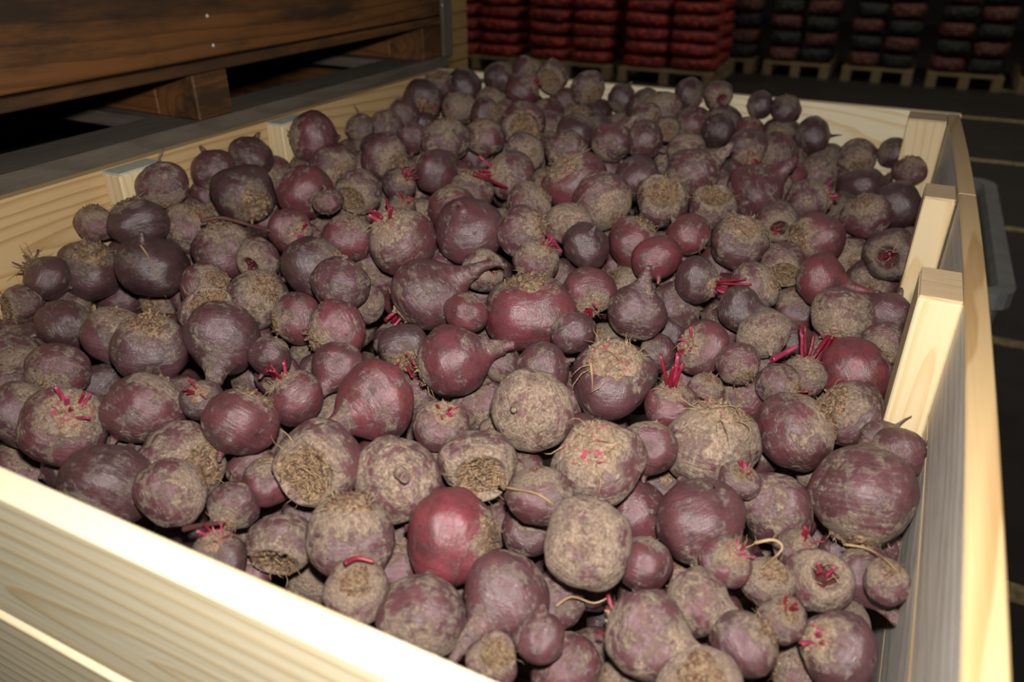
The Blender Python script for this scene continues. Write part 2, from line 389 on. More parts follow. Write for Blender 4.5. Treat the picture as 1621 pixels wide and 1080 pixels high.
M['net_red'] = sack_mat('red_net', (.42, .035, .018), (.15, .014, .01))
M['net_brown'] = sack_mat('rust_net', (.15, .045, .026), (.07, .022, .015))
M['net_green'] = sack_mat('dark_green_net', (.026, .026, .020), (.010, .011, .009))
ORD = ['bottom', 'second', 'third', 'fourth', 'fifth', 'sixth', 'seventh', 'eighth', 'ninth']
pal_me = {}
def pallet(u0, u1, v0, v1, label):
    p = tag(empty('pallet', ((u0 + u1) / 2, (v0 + v1) / 2, 0)), label, 'pallet', 'pallets under the sacks')
    w = u1 - u0; d = v1 - v0
    def part(nm, dx, dy, dz, x, y, zz):
        k = (nm, round(dx, 3), round(dy, 3))
        if k not in pal_me: pal_me[k] = box_mesh(nm, dx, dy, dz, .002)
        o = link(nm, pal_me[k], p, (M['pallet'],)); o.location = (x, y, zz)
    for k in range(5): part('deck_board', w, .12, .022, 0, -d / 2 + .06 + k * (d - .12) / 4, .139)
    for x in (-w / 2 + .05, 0, w / 2 - .05):
        part('bottom_board', .1, d, .02, x, 0, .01)
        for y in (-d / 2 + .07, 0, d / 2 - .07): part('block', .1, .14, .106, x, y, .074)
rs = [sack_mesh(k, .55, .5, .136) for k in range(4)]; ds = [sack_mesh(k + 7, .42, .5, .162) for k in range(4)]
random.seed(3)
def stack(u0, u1, v0, v1, meshes, mats, layers, hz, who, ncol, grp, sideways=1):
    w = (u1 - u0) / ncol; nv_ = 2; d = (v1 - v0) / nv_
    for l in range(layers):
        for c_ in range(ncol):
            for r in range(nv_):
                if r == 1 and not sideways: continue
                me = random.choice(meshes); mt = mats[(l + c_) % len(mats)]
                if not me.materials: me.materials.append(mt)
                o = bpy.data.objects.new('sack', me); C.objects.link(o)
                o.location = (u0 + w * (c_ + .5) + random.uniform(-.015, .015), v0 + d * (r + .5) + random.uniform(-.01, .02), .15 + hz * (l + .5))
                o.rotation_euler = (random.uniform(-.03, .03), random.uniform(-.05, .05), random.choice((0, PI)) + random.uniform(-.05, .05))
                o.scale = (w / .56 * 1.0 if meshes is rs else w / .43 * 1.0, 1.0, 1)
                o.material_slots[0].link = 'OBJECT'; o.material_slots[0].material = mt
                tone = 'red net' if mt is M['net_red'] else ('rust red net' if mt is M['net_brown'] else 'dark green net')
                col = ('left', 'right')[c_] if ncol == 2 else ('left', 'middle', 'right')[c_]
                tag(o, '%s sack, %s layer, %s %s of %s' % (tone, ORD[l], col, 'front' if r == 0 else 'back', who), 'sack', grp)
for nm, (a, c_) in zip(('left', 'middle', 'right'), ((-5.35, -4.25), (-4.13, -3.06), (-2.96, -1.9))):
    pallet(a, c_, 8.65, 9.8, 'wooden pallet under the %s red sack stack' % nm)
    stack(a, c_, 8.66, 9.72, rs, [M['net_red']], 7, .143, '%s red stack' % nm, 2, 'red net sacks stacked on pallets')
for nm, a in zip(('first', 'second', 'third', 'fourth', 'fifth'), (-2.42, -1.57, -.70, .17, 1.04)):
    pallet(a, a + .73, 9.8, 10.9, 'wooden pallet under the %s dark sack stack right of the red' % nm)
    stack(a, a + .73, 9.82, 10.9, ds, [M['net_brown'], M['net_green']], 6, .17, '%s dark stack' % nm, 2, 'dark net sacks stacked on pallets', 0)

# ------------------------------------------------------------------ beetroots: meshes
def spline(pts, n):
    out = []
    m = len(pts) - 1
    for i in range(n + 1):
        t = i / n * m; k = min(int(t), m - 1); s = t - k
        p0 = Vector(pts[max(k - 1, 0)]); p1 = Vector(pts[k]); p2 = Vector(pts[k + 1]); p3 = Vector(pts[min(k + 2, m)])
        out.append(.5 * ((2 * p1) + (p2 - p0) * s + (2 * p0 - 5 * p1 + 4 * p2 - p3) * s * s + (3 * p1 - p0 - 3 * p2 + p3) * s ** 3))
    return out
PROF = {
 'globe': [(0, .82), (.18, .835), (.36, .81), (.6, .69), (.82, .48), (.96, .2), (1, -.05), (.95, -.33), (.81, -.6), (.6, -.79), (.36, -.91), (.18, -.97), (.10, -1.03), (.07, -1.10), (0, -1.12)],
 'flat':  [(0, .66), (.2, .68), (.42, .66), (.66, .57), (.86, .4), (.97, .17), (1, -.05), (.96, -.28), (.84, -.5), (.63, -.67), (.4, -.75), (.2, -.79), (.11, -.84), (.075, -.92), (0, -.94)],
 'tear':  [(0, .78), (.2, .80), (.4, .76), (.64, .63), (.85, .4), (.97, .12), (1, -.12), (.93, -.4), (.78, -.66), (.58, -.88), (.41, -1.06), (.30, -1.22), (.235, -1.40), (.20, -1.55), (0, -1.57)],
 'hollow': [(0, .44), (.25, .44), (.48, .48), (.60, .56), (.67, .63), (.73, .63), (.82, .53), (.9, .38), (.97, .2), (1, -.05), (.95, -.33), (.81, -.6), (.6, -.79), (.36, -.91), (.16, -.98), (.08, -1.06), (0, -1.1)],
 'pit': [(0, .34), (.16, .35), (.30, .43), (.39, .60), (.46, .72), (.55, .735), (.70, .66), (.86, .46), (.97, .2), (1, -.05), (.95, -.33), (.81, -.6), (.6, -.79), (.36, -.91), (.16, -.98), (.08, -1.06), (0, -1.1)],
}
def body_mesh(kind, seed, na=40, nz=30):
    pr = spline([(a, 0, b_) for a, b_ in PROF[kind]], nz)
    rnd = random.Random(seed * 7 + len(kind)); sv = Vector((seed * 3.7, seed * 1.3, 5.1))
    sh = (rnd.uniform(-.1, .1), rnd.uniform(-.1, .1)); lob = rnd.uniform(0, 6.28); lobe = rnd.uniform(.01, .05); n3 = rnd.choice((2, 3, 3, 4))
    bm = bmesh.new(); lay = bm.verts.layers.float_vector.new('loc'); rings = []
    for i, p in enumerate(pr):
        row = []
        for j in range(na if 0 < i < nz else 1):
            a = 2 * PI * j / na; r = max(p.x, 0); q = Vector((r * math.cos(a), r * math.sin(a), p.z))
            w = min(1, r * 1.6)
            d = noise.noise(q * .9 + sv) * .14 * w + noise.noise(q * 2.4 + sv) * .06 * w + noise.noise(q * 6 + sv) * .018 * w + lobe * math.cos(n3 * a + lob) * w
            if p.z > .3: d += .02 * math.sin(p.z * 40 + 2 * noise.noise(q * 2 + sv)) * w * (p.z - .3)
            s = 1 + d
            v = bm.verts.new((q.x * s + sh[0] * q.z * q.z * (1 if q.z < 0 else -.6), q.y * s + sh[1] * q.z * q.z * (1 if q.z < 0 else -.6), q.z * (1 + .5 * d)))
            v[lay] = q; row.append(v)
        rings.append(row)
    for a, c_ in zip(rings, rings[1:]):
        if len(a) == 1:
            for q in range(na): bm.faces.new((a[0], c_[q], c_[(q + 1) % na]))
        elif len(c_) == 1:
            for q in range(na): bm.faces.new((a[q], c_[0], a[(q + 1) % na]))
        else:
            for q in range(na): bm.faces.new((a[q], c_[q], c_[(q + 1) % na], a[(q + 1) % na]))
    bmesh.ops.recalc_face_normals(bm, faces=bm.faces)
    for f_ in bm.faces: f_.smooth = True
    me = bpy.data.meshes.new('body'); bm.to_mesh(me); bm.free()
    me['shift'] = sh
    return me
def tube(bm, pts, rads, n=8, lay=None, flat_=1., closed=True):
    rings = []
    for i, (p, r) in enumerate(zip(pts, rads)):
        t = (pts[min(i + 1, len(pts) - 1)] - pts[max(i - 1, 0)]).normalized()
        a = t.orthogonal().normalized() if i == 0 else (prev - t * prev.dot(t)).normalized()
        prev = a; b_ = t.cross(a); row = []
        for k in range(n):
            an = 2 * PI * k / n; v = bm.verts.new(p + (a * math.cos(an) + b_ * math.sin(an) * flat_) * r)
            if lay: v[lay] = v.co
            row.append(v)
        rings.append(row)
    for a, c_ in zip(rings, rings[1:]):
        for k in range(n): f_ = bm.faces.new((a[k], a[(k + 1) % n], c_[(k + 1) % n], c_[k])); f_.smooth = True
    if closed: bm.faces.new(rings[0][::-1]); bm.faces.new(rings[-1])
def tap_mesh(z0, r0, r1, length, bend, seed, sh):
    bm = bmesh.new(); lay = bm.verts.layers.float_vector.new('loc'); rnd = random.Random(seed); n = 9; pts = []; rads = []
    ang = rnd.uniform(0, 6.28)
    for i in range(n + 1):
        s = i / n
        w = bend * s * s
        pts.append(Vector((sh[0] * z0 * z0 + math.cos(ang) * w * length + rnd.uniform(-.01, .01), sh[1] * z0 * z0 + math.sin(ang) * w * length + rnd.uniform(-.01, .01), z0 - s * length * (1 - .25 * bend * s))))
        rads.append((r0 + (r1 - r0) * s ** .75) * (1 + rnd.uniform(-.07, .07)))
    tube(bm, pts, rads, 12, lay)
    me = bpy.data.meshes.new('taproot'); bm.to_mesh(me); bm.free(); return me
def cap_mesh(kind, rad, seed, ridge, base):
    """the scarred crown: a disc of leaf-base ridges that follows the root's top and stands a little proud of it"""
    prof = sorted((a, b_) for a, b_ in PROF[base][:9])
    def zt(r):
        for (a0, b0), (a1, b1) in zip(prof, prof[1:]):
            if a0 <= r <= a1: return b0 + (b1 - b0) * (r - a0) / max(a1 - a0, 1e-6)
        return prof[-1][1]
    bm = bmesh.new(); lay = bm.verts.layers.float_vector.new('loc'); rnd = random.Random(seed); na, nr = 36, 12; sv = Vector((seed * 2.1, 7, seed)); rows = []
    for i in range(nr + 1):
        row = []
        for j in range(na if i else 1):
            a = 2 * PI * j / na; edge = rad * (1 + .16 * math.sin(3 * a + seed) + .12 * noise.noise(Vector((math.cos(a) * 2, math.sin(a) * 2, seed))))
            r = edge * i / nr; q = Vector((r * math.cos(a), r * math.sin(a), 0))
            ph = 2 * PI * (i / nr) * 3.2 + a * 1.0 + 3 * noise.noise(q * 5 + sv)
            hgt = .028 + ridge * (max(0, math.sin(ph)) ** 2 * .8 + .9 * noise.noise(q * 9 + sv) + .5 * noise.noise(q * 21 + sv))
            hgt *= 1 if i < nr - 1 else (.3 if i < nr else -1.2)
            if i == nr: hgt = -.06
            v = bm.verts.new((q.x, q.y, zt(min(r, .99)) + hgt)); v[lay] = v.co; row.append(v)
        rows.append(row)
    for q in range(na): bm.faces.new((rows[0][0], rows[1][q], rows[1][(q + 1) % na]))
    for a, c_ in zip(rows[1:], rows[2:]):
        for q in range(na): bm.faces.new((a[q], c_[q], c_[(q + 1) % na], a[(q + 1) % na]))
    bmesh.ops.recalc_face_normals(bm, faces=bm.faces)
    for f_ in bm.faces: f_.smooth = True
    # ragged leaf bases standing up from the scar
    for k in range({'n': 4, 's': 20, 'S': 34, 'c': 34, 'h': 8}[kind]):
        a = rnd.uniform(0, 6.28); r = rad * math.sqrt(rnd.uniform(.08, .95)); w = rnd.uniform(.03, .075); hh = rnd.uniform(.05, .15); lean = rnd.uniform(-.5, .9)
        er, et = Vector((math.cos(a), math.sin(a), 0)), Vector((-math.sin(a), math.cos(a), 0)); p = er * r + Vector((0, 0, zt(min(r, .99)) + .01)); prv = None
        for q in range(4):
            s = q / 3; c0 = p + er * lean * hh * s * s + Vector((0, 0, hh * s)) + et * rnd.uniform(-.02, .02); ww = w * (1 - .75 * s)
            vs = [bm.verts.new(c0 + et * ww * e1 + er * .008 * e2) for e1, e2 in ((-1, -1), (1, -1), (1, 1), (-1, 1))]
            for v in vs: v[lay] = v.co
            if prv:
                for e in range(4): bm.faces.new((prv[e], prv[(e + 1) % 4], vs[(e + 1) % 4], vs[e]))
            prv = vs
        bm.faces.new(prv)
    me = bpy.data.meshes.new('crown'); bm.to_mesh(me); bm.free(); return me
def fibre_mesh(seed, n, rad, z0, length, up):
    bm = bmesh.new(); rnd = random.Random(seed)
    for _ in range(n):
        a = rnd.uniform(0, 6.28); r = rad * math.sqrt(rnd.random()); p = Vector((r * math.cos(a), r * math.sin(a), z0 - .12 * r))
        d = Vector((math.cos(a + rnd.uniform(-1.8, 1.8)), math.sin(a + rnd.uniform(-1.8, 1.8)), rnd.uniform(-.1, up))).normalized()
        pts = [p.copy()]; l = length * rnd.uniform(.4, 1.2) / 5
        for k in range(5):
            d = (d + Vector((rnd.uniform(-.5, .5), rnd.uniform(-.5, .5), rnd.uniform(-.45, .25)))).normalized(); p = p + d * l
            if math.hypot(p.x, p.y) < 1: p.z = max(p.z, min(z0 * .98, math.sqrt(max(0, 1.0 - p.x ** 2 - p.y ** 2)) * .86))
            pts.append(p.copy())
        w = rnd.uniform(.008, .018); tube(bm, pts, [w, w, w * .9, w * .8, w * .6, w * .3], 4)
    me = bpy.data.meshes.new('dry_fibres'); bm.to_mesh(me); bm.free(); return me
def stem_mesh(seed, length, w):
    bm = bmesh.new(); rnd = random.Random(seed); pts = []; bx, by = rnd.uniform(-.2, .2), rnd.uniform(-.2, .2)
    for k in range(6):
        s = k / 5; pts.append(Vector((bx * s * s * length, by * s * s * length, s * length)))
    tube(bm, pts, [w * 1.25, w * 1.05, w, w * .95, w * .92, w * .8], 8, None, .65)
    me = bpy.data.meshes.new('leaf_stem'); bm.to_mesh(me); bm.free(); return me

BODY = {k: [body_mesh(k, s) for s in range(n)] for k, n in (('globe', 9), ('flat', 5), ('tear', 6), ('hollow', 5), ('pit', 4))}
for k in BODY:
    for me in BODY[k]: me.materials.append(M['skin'])
_tap = {}
def taproot(kind, fam, vi):
    key = (kind, fam, vi)
    if key not in _tap:
        sh = BODY[fam][vi]['shift']; sh = (sh[0], sh[1])
        z0 = {'globe': -1.02, 'flat': -.83, 'tear': -1.5, 'hollow': -1.0, 'pit': -1.0}[fam]; s = hash(key[0] * 31 + vi) % 97
        a = {1: (.13, .06, .3, .3), 2: (.075, .018, .75, .35), 3: (.11, .03, 1.1, .3), 4: (.215, .10, .42, .3), 5: (.22, .05, 1.05, .45), 6: (.17, .12, .42, .5)}[kind]
        if kind == 1 and fam == 'tear': a = (.21, .12, .25, .2)
        me = tap_mesh(z0 + .03, a[0], a[1], a[2], a[3], s + vi, sh); me.materials.append(M['skin']); _tap[key] = me
    return _tap[key]
CAP = {'n': [cap_mesh('n', .26, s, .03, 'globe') for s in range(2)], 's': [cap_mesh('s', .54, s + 3, .075, 'globe') for s in range(4)],
       'S': [cap_mesh('S', .74, s + 9, .06, 'globe') for s in range(3)], 'c': [cap_mesh('c', .66, s + 14, .12, 'hollow') for s in range(3)], 'h': [cap_mesh('h', .36, s + 40, .05, 'pit') for s in range(2)]}
CAPF = {k: [cap_mesh(k, r, s + 20, h_, 'flat') for s in range(2)] for k, r, h_ in (('n', .26, .03), ('s', .55, .075), ('S', .74, .06))}
CAPT = {k: [cap_mesh(k, r, s + 30, h_, 'tear') for s in range(2)] for k, r, h_ in (('n', .26, .03), ('s', .48, .05), ('S', .72, .05))}
FIB = {'s': [fibre_mesh(s, 12, .42, .84, .5, .3) for s in range(3)], 'S': [fibre_mesh(s + 5, 22, .6, .85, .7, .4) for s in range(3)],
       'c': [fibre_mesh(s + 9, 44, .60, .58, .7, .3) for s in range(3)], 'B': [fibre_mesh(s + 15, 40, .4, .85, .9, 1.2) for s in range(2)]}
for d in FIB.values():
    for me in d: me.materials.append(M['fibre'])
STUB = [stem_mesh(s, .32 + .08 * s, .06) for s in range(3)]; MID = [stem_mesh(s + 4, .55 + .08 * s, .065) for s in range(3)]; LONG = [stem_mesh(s + 8, 1.15 + .2 * s, .085) for s in range(3)]
TONE = {'p': (.34, .35, .08), 'r': (.26, .62, .0), 'R': (.0, 1.0, .0), 'd': (.54, .35, .05), 'g': (.68, .35, .0), 'k': (.25, .3, .5), 'o': (.85, .45, .0)}

# u, v, z, radius, crown direction x y z, crown style, skin tone, root style, spin, label
BEETS = [
(-0.6847,0.4596,1.1176,0.0430,0.226,0.790,0.570,'n','p',1,2.05,'round purple beetroot at left, below the root-down one'),
(-0.5624,0.4823,1.1222,0.0380,0.146,0.739,0.658,'s','r',1,6.20,'reddish beetroot, second one above left of the wide fibrous-crown beetroot'),
(-0.7393,0.3992,1.1144,0.0432,0.538,0.051,0.842,'t','d',0,2.00,'dark beetroot at far left with short red stalk stubs on top'),
(-0.8166,0.4019,1.1045,0.0394,0.769,0.565,0.300,'n','p',0,4.95,'dusky purple beetroot, nearest one left of the left red-stubbed beetroot'),
(-0.7025,0.5991,1.1373,0.0476,-0.361,0.794,0.489,'s','p',4,5.46,'round purple beetroot at left with root pointing straight down'),
(-0.7773,0.5498,1.1281,0.0458,0.148,0.041,0.988,'s','p',0,2.46,'dusky purple beetroot, just above the left round purple beetroot'),
(-0.8579,0.5613,1.1204,0.0405,0.233,0.254,0.939,'n','p',0,2.75,'dusky purple beetroot, second one below left of the very dark left beetroot'),
(-0.9812,0.5765,1.0979,0.0389,0.461,0.871,0.170,'n','k',3,2.34,'dark beetroot, second one above the left red-stubbed beetroot'),
(-0.8508,0.4711,1.1123,0.0361,0.293,-0.889,-0.353,'s','d',0,0.67,'dusty brown beetroot, nearest one above the left red-stubbed beetroot'),
(-0.6056,0.4308,1.0820,0.0445,0.931,0.132,0.341,'s','g',0,3.01,'pale dusty beetroot, nearest one below right of the left round purple beetroot'),
(-0.5500,0.3733,1.1120,0.0341,0.689,0.693,0.212,'n','d',0,1.52,'dusty brown beetroot, just right of the big dark front-left beetroot'),
(-0.5012,0.3970,1.0928,0.0252,0.258,-0.931,-0.260,'t','d',0,1.61,'dusty brown beetroot, just above left of the front-board ragged-crown beetroot'),
(-0.5037,0.4511,1.0876,0.0294,-0.210,0.057,0.976,'n','r',0,1.16,'reddish beetroot, nearest one left of the wide fibrous-crown beetroot'),
(-0.4458,0.4624,1.1193,0.0434,0.182,-0.936,0.301,'c','d',0,1.22,'wide brown fibrous crown beetroot, left of the grey root-stub one'),
(-0.6196,0.3559,1.1050,0.0449,0.173,-0.852,-0.494,'t','k',0,5.11,'big dark beetroot with crown down, by the left end of the front board'),
(-0.8275,0.3931,1.0297,0.0408,0.390,-0.027,0.920,'n','p',0,3.79,'dusky purple beetroot, just below left of the left red-stubbed beetroot'),
(-0.5459,0.5462,1.1202,0.0329,-0.564,-0.109,0.818,'T','r',0,4.06,'reddish beetroot, just above the wide fibrous-crown beetroot'),
(-0.6574,0.6829,1.1326,0.0342,-0.661,-0.750,0.021,'s','r',0,5.72,'reddish beetroot, second one right of the root-down beetroot'),
(-0.5878,0.6763,1.1332,0.0396,-0.277,-0.951,-0.137,'s','r',0,0.94,'reddish beetroot, third one above left of the purple beetroot with pale neck'),
(-0.6333,0.4927,1.1242,0.0226,0.264,-0.280,0.923,'T','k',0,2.33,'dark beetroot, just right of the left round purple beetroot'),
(-0.9899,0.4880,1.0887,0.0407,-0.803,0.264,0.534,'n','d',0,2.47,'dusty brown beetroot, third one above left of the left red-stubbed beetroot'),
(-1.0771,0.5767,1.1074,0.0292,-0.195,-0.965,0.175,'c','d',0,3.87,'dusty brown beetroot, fourth one above the left red-stubbed beetroot'),
(-0.8966,0.4277,1.0991,0.0335,-0.543,0.301,0.784,'s','d',0,2.07,'dusty brown beetroot, nearest one above left of the left red-stubbed beetroot'),
(-0.7695,0.6440,1.1294,0.0390,0.468,-0.220,0.856,'c','d',0,0.60,'dusty brown beetroot, just above left of the root-down beetroot'),
(-0.7535,0.7156,1.1291,0.0409,0.671,-0.032,0.741,'s','d',0,2.30,'dusty brown beetroot, just above right of the root-down beetroot'),
(-1.0663,0.7271,1.0539,0.0400,-0.512,0.284,0.811,'n','p',0,6.00,'dusky purple beetroot, nearest one below left of the very dark left beetroot'),
(-0.6267,0.5983,1.1288,0.0262,0.036,0.684,0.728,'n','p',1,4.52,'dusky purple beetroot, nearest one right of the root-down beetroot'),
(-1.0304,0.8220,1.2220,0.0393,0.428,-0.395,-0.813,'n','d',2,6.21,'grey-purple beetroot by the left wall, thin root pointing up'),
(-1.0678,0.9629,1.2031,0.0403,0.458,-0.092,-0.884,'n','p',1,0.75,'dusky purple beetroot, just above left of the tan-scarred dark beetroot'),
(-1.0660,1.0533,1.2066,0.0423,-0.172,-0.411,-0.895,'n','k',1,2.36,'dark beetroot, just above the tan-scarred dark beetroot'),
(-1.0165,1.1721,1.2237,0.0529,-0.743,-0.667,0.050,'n','r',0,3.15,'large brownish red beetroot by the left wall, highest along it'),
(-1.0351,1.1660,1.1591,0.0408,-0.540,-0.612,0.577,'n','k',0,2.82,'dark beetroot, just left of the tall left-wall beetroot'),
(-0.9855,0.9454,1.1770,0.0535,0.881,-0.456,-0.123,'s','k',0,3.20,'dark beetroot with a tan crown scar, right of the thin-root one'),
(-0.8986,1.0007,1.1804,0.0473,-0.953,0.039,0.299,'n','r',1,3.55,'reddish beetroot, nearest one below the tall left-wall beetroot'),
(-1.0043,0.8369,1.1538,0.0446,0.381,0.290,0.878,'s','d',0,4.42,'dusty brown beetroot, just below right of the thin-root left-wall beetroot'),
(-0.8839,0.7896,1.1509,0.0475,-0.140,0.097,0.985,'s','p',0,1.52,'dusky purple beetroot, nearest one below the tan-scarred dark beetroot'),
(-1.0222,0.7567,1.1835,0.0450,-0.343,-0.032,0.939,'s','k',0,3.96,'dark beetroot, just below left of the thin-root left-wall beetroot'),
(-0.9572,0.7121,1.1380,0.0521,-0.209,0.121,-0.970,'n','k',1,0.57,'very dark smooth beetroot at left with a short nub'),
(-1.0599,0.6849,1.1257,0.0483,0.462,-0.135,0.877,'s','k',0,3.84,'dark beetroot, nearest one left of the very dark left beetroot'),
(-1.0346,0.7528,1.1181,0.0471,0.987,-0.143,0.069,'n','k',0,0.41,'dark beetroot, second one left of the very dark left beetroot'),
(-1.0786,0.7245,1.1846,0.0293,0.148,0.041,0.988,'s','d',0,2.34,'dusty brown beetroot, just above left of the very dark left beetroot'),
(-0.8075,0.7785,1.1526,0.0328,0.213,-0.975,-0.063,'h','d',0,2.54,'dusty brown beetroot, second one below the tan-scarred dark beetroot'),
(-0.8052,0.8527,1.1736,0.0342,0.987,-0.158,-0.020,'t','r',0,3.07,'reddish beetroot, second one below right of the tan-scarred dark beetroot'),
(-1.0824,0.9438,1.1626,0.0260,0.532,0.546,0.647,'n','p',0,5.60,'dusky purple beetroot, just right of the thin-root left-wall beetroot'),
(-0.8328,0.6996,1.1347,0.0360,0.861,0.096,0.500,'s','d',0,3.77,'dusty brown beetroot, just above the root-down beetroot'),
(-1.0018,0.8213,1.0859,0.0308,-0.272,0.143,0.952,'n','d',0,0.95,'dusty brown beetroot, just right of the very dark left beetroot'),
(-1.0721,0.6234,1.1340,0.0335,-0.801,-0.304,0.515,'B','k',0,1.16,'dark beetroot, third one left of the very dark left beetroot'),
(-1.0777,0.6416,1.0732,0.0348,0.882,0.310,-0.356,'s','d',0,4.64,'dusty brown beetroot, fourth one left of the very dark left beetroot'),
(-0.7150,0.8764,1.1717,0.0395,0.233,0.254,0.939,'n','r',0,1.95,'reddish beetroot, third one above left of the brown long-necked beetroot'),
(-0.7174,0.7979,1.1541,0.0460,0.825,0.420,0.379,'n','k',1,1.92,'dark beetroot, third one below right of the tan-scarred dark beetroot'),
(-0.6451,0.7631,1.1506,0.0394,-0.310,-0.005,-0.951,'n','p',1,4.91,'dusky purple beetroot, second one left of the brown long-necked beetroot'),
(-0.5354,0.6164,1.1289,0.0317,-0.063,0.903,0.425,'n','p',4,6.12,'dusky purple beetroot, nearest one above left of the purple beetroot with pale neck'),
(-0.4530,0.5801,1.1253,0.0452,0.260,0.962,0.081,'n','r',4,3.86,'smooth purple beetroot left of centre, thick pale root pointing lower left'),
(-0.4188,0.6756,1.1316,0.0452,-0.797,-0.458,-0.392,'s','r',4,1.61,'round reddish beetroot near the centre with its root pointing right'),
(-0.5283,0.7973,1.1464,0.0509,-0.725,-0.381,-0.573,'T','p',5,2.82,'brownish beetroot with long root rising to the right, above centre'),
(-0.3856,0.8327,1.1381,0.0598,-0.140,0.097,0.985,'s','r',0,0.99,'largest round reddish beetroot in the middle, dry fibres on top'),
(-0.3207,0.7273,1.1204,0.0327,-0.856,-0.262,-0.446,'n','p',1,2.73,'dusky purple beetroot, just below the largest central beetroot'),
(-0.3000,0.6529,1.1120,0.0447,0.087,0.864,-0.495,'n','o',1,5.59,'orange-brown beetroot, second one above right of the pale ragged-crown beetroot'),
(-0.3738,0.5787,1.1165,0.0287,0.310,0.005,0.951,'t','p',0,1.27,'dusky purple beetroot, just above left of the pale ragged-crown beetroot'),
(-0.3945,0.7093,1.0592,0.0379,-0.363,0.118,-0.924,'s','d',0,2.78,'dusty brown beetroot, second one below right of the central red round beetroot'),
(-0.3762,0.7286,1.1123,0.0267,-0.330,-0.668,-0.667,'n','d',0,2.93,'dusty brown beetroot, just right of the central red round beetroot'),
(-0.4546,0.7810,1.1439,0.0290,0.106,0.556,0.824,'n','r',0,5.82,'reddish beetroot, just below right of the brown long-necked beetroot'),
(-0.5471,0.9587,1.1800,0.0528,-0.110,0.445,-0.889,'n','p',1,1.18,'dusky purple beetroot, second one above right of the brown long-necked beetroot'),
(-0.4636,0.9686,1.1916,0.0392,0.861,0.180,0.475,'s','d',0,0.08,'dusty brown beetroot, third one below left of the upper pink-scarred beetroot'),
(-0.6303,0.8956,1.1733,0.0512,-0.277,-0.431,0.859,'t','d',0,3.23,'dusty brown beetroot, second one above left of the brown long-necked beetroot'),
(-0.6955,0.9180,1.1037,0.0469,-0.476,0.876,0.076,'s','d',0,0.58,'dusty brown beetroot, nearest one above left of the brown long-necked beetroot'),
(-0.4745,0.8657,1.1666,0.0308,0.840,-0.072,0.538,'h','d',0,3.51,'dusty brown beetroot, just above left of the largest central beetroot'),
(-0.4165,0.9206,1.1720,0.0322,0.423,0.122,0.898,'t','d',0,2.43,'dusty brown beetroot, just above the largest central beetroot'),
(-0.3762,1.0032,1.1708,0.0365,-0.468,0.220,-0.856,'n','k',1,1.16,'dark beetroot, second one below the upper pink-scarred beetroot'),
(-0.4237,1.0581,1.1817,0.0374,0.082,0.202,0.976,'n','o',0,5.14,'orange-brown beetroot, nearest one below the upper pink-scarred beetroot'),
(-0.3306,0.9038,1.1468,0.0364,0.424,-0.790,-0.443,'T','r',0,4.49,'reddish beetroot, just above left of the pointed grey beetroot'),
(-0.3111,0.7965,1.1411,0.0294,-0.691,0.284,0.665,'n','p',1,5.08,'dusky purple beetroot, nearest one below right of the largest central beetroot'),
(-0.3750,0.4952,1.1006,0.0432,-0.463,0.476,-0.748,'n','g',6,3.83,'flat grey dusty beetroot with its short root stub facing the viewer'),
(-0.3117,0.5472,1.1061,0.0388,0.582,-0.812,0.037,'c','g',0,4.38,'pale beetroot with ragged hollow crown, just right of the grey root-stub one'),
(-0.2915,0.4642,1.0856,0.0440,0.981,0.188,0.050,'s','R',0,4.31,'clean bright red beetroot near the front, the reddest big one'),
(-0.3738,0.4157,1.0935,0.0416,-0.143,0.287,0.947,'s','d',0,1.59,'dusty brown beetroot, just above the small pale front-board beetroot'),
(-0.4348,0.3880,1.0800,0.0321,0.371,-0.886,-0.278,'c','d',0,3.52,'dusty beetroot with a ragged crown facing down, behind the front board'),
(-0.3316,0.3674,1.0871,0.0272,0.181,-0.225,0.957,'s','g',0,5.48,'small pale beetroot, crown up, right behind the front board'),
(-0.2358,0.5365,1.1027,0.0327,-0.292,0.205,0.934,'n','p',0,2.32,'dusky purple beetroot, just below left of the pink-scarred beetroot'),
(-0.2504,0.5445,1.0456,0.0285,0.259,0.217,0.941,'s','p',0,2.73,'dusky purple beetroot, just left of the orange flaky beetroot'),
(-0.1997,0.6002,1.1127,0.0456,-0.180,-0.301,0.937,'S','g',0,0.12,'pale beetroot with rows of pink leaf scars on its crown'),
(-0.2416,0.7593,1.1131,0.0501,0.045,-0.236,0.971,'S','p',0,4.26,'beetroot with straw-like fibres on its pale scarred top, right of centre'),
(-0.1643,0.6609,1.1008,0.0310,-0.122,0.630,0.767,'n','p',1,4.55,'dusky purple beetroot, just below left of the pink-stalk beetroot'),
(-0.1069,0.7098,1.0920,0.0505,-0.007,0.201,0.979,'S','g',0,5.87,'big round tan dusty beetroot right of centre below the pink stalks'),
(-0.0287,0.7850,1.0860,0.0474,0.762,0.295,0.576,'s','d',0,4.67,'dusty brown beetroot, second one right of the big round tan beetroot'),
(0.0221,0.8632,1.0785,0.0399,-0.696,-0.429,0.576,'s','d',0,2.68,'dusty brown beetroot, just below the clean red post-side beetroot'),
(0.0201,0.9425,1.0914,0.0456,0.769,0.565,0.300,'n','R',0,4.88,'clean dark red beetroot left of the nearer right post'),
(-0.1670,0.7558,1.0971,0.0318,-0.057,0.043,0.997,'L','r',0,4.76,'small beetroot with a bunch of bright pink stalks, right of the straw-topped one'),
(-0.1637,0.8771,1.1152,0.0356,-0.669,-0.620,0.409,'t','r',0,0.41,'reddish beetroot, second one above right of the pink-stalk beetroot'),
(-0.1129,0.8486,1.1184,0.0278,0.512,-0.693,-0.508,'s','d',0,0.17,'dusty brown beetroot, third one above right of the pink-stalk beetroot'),
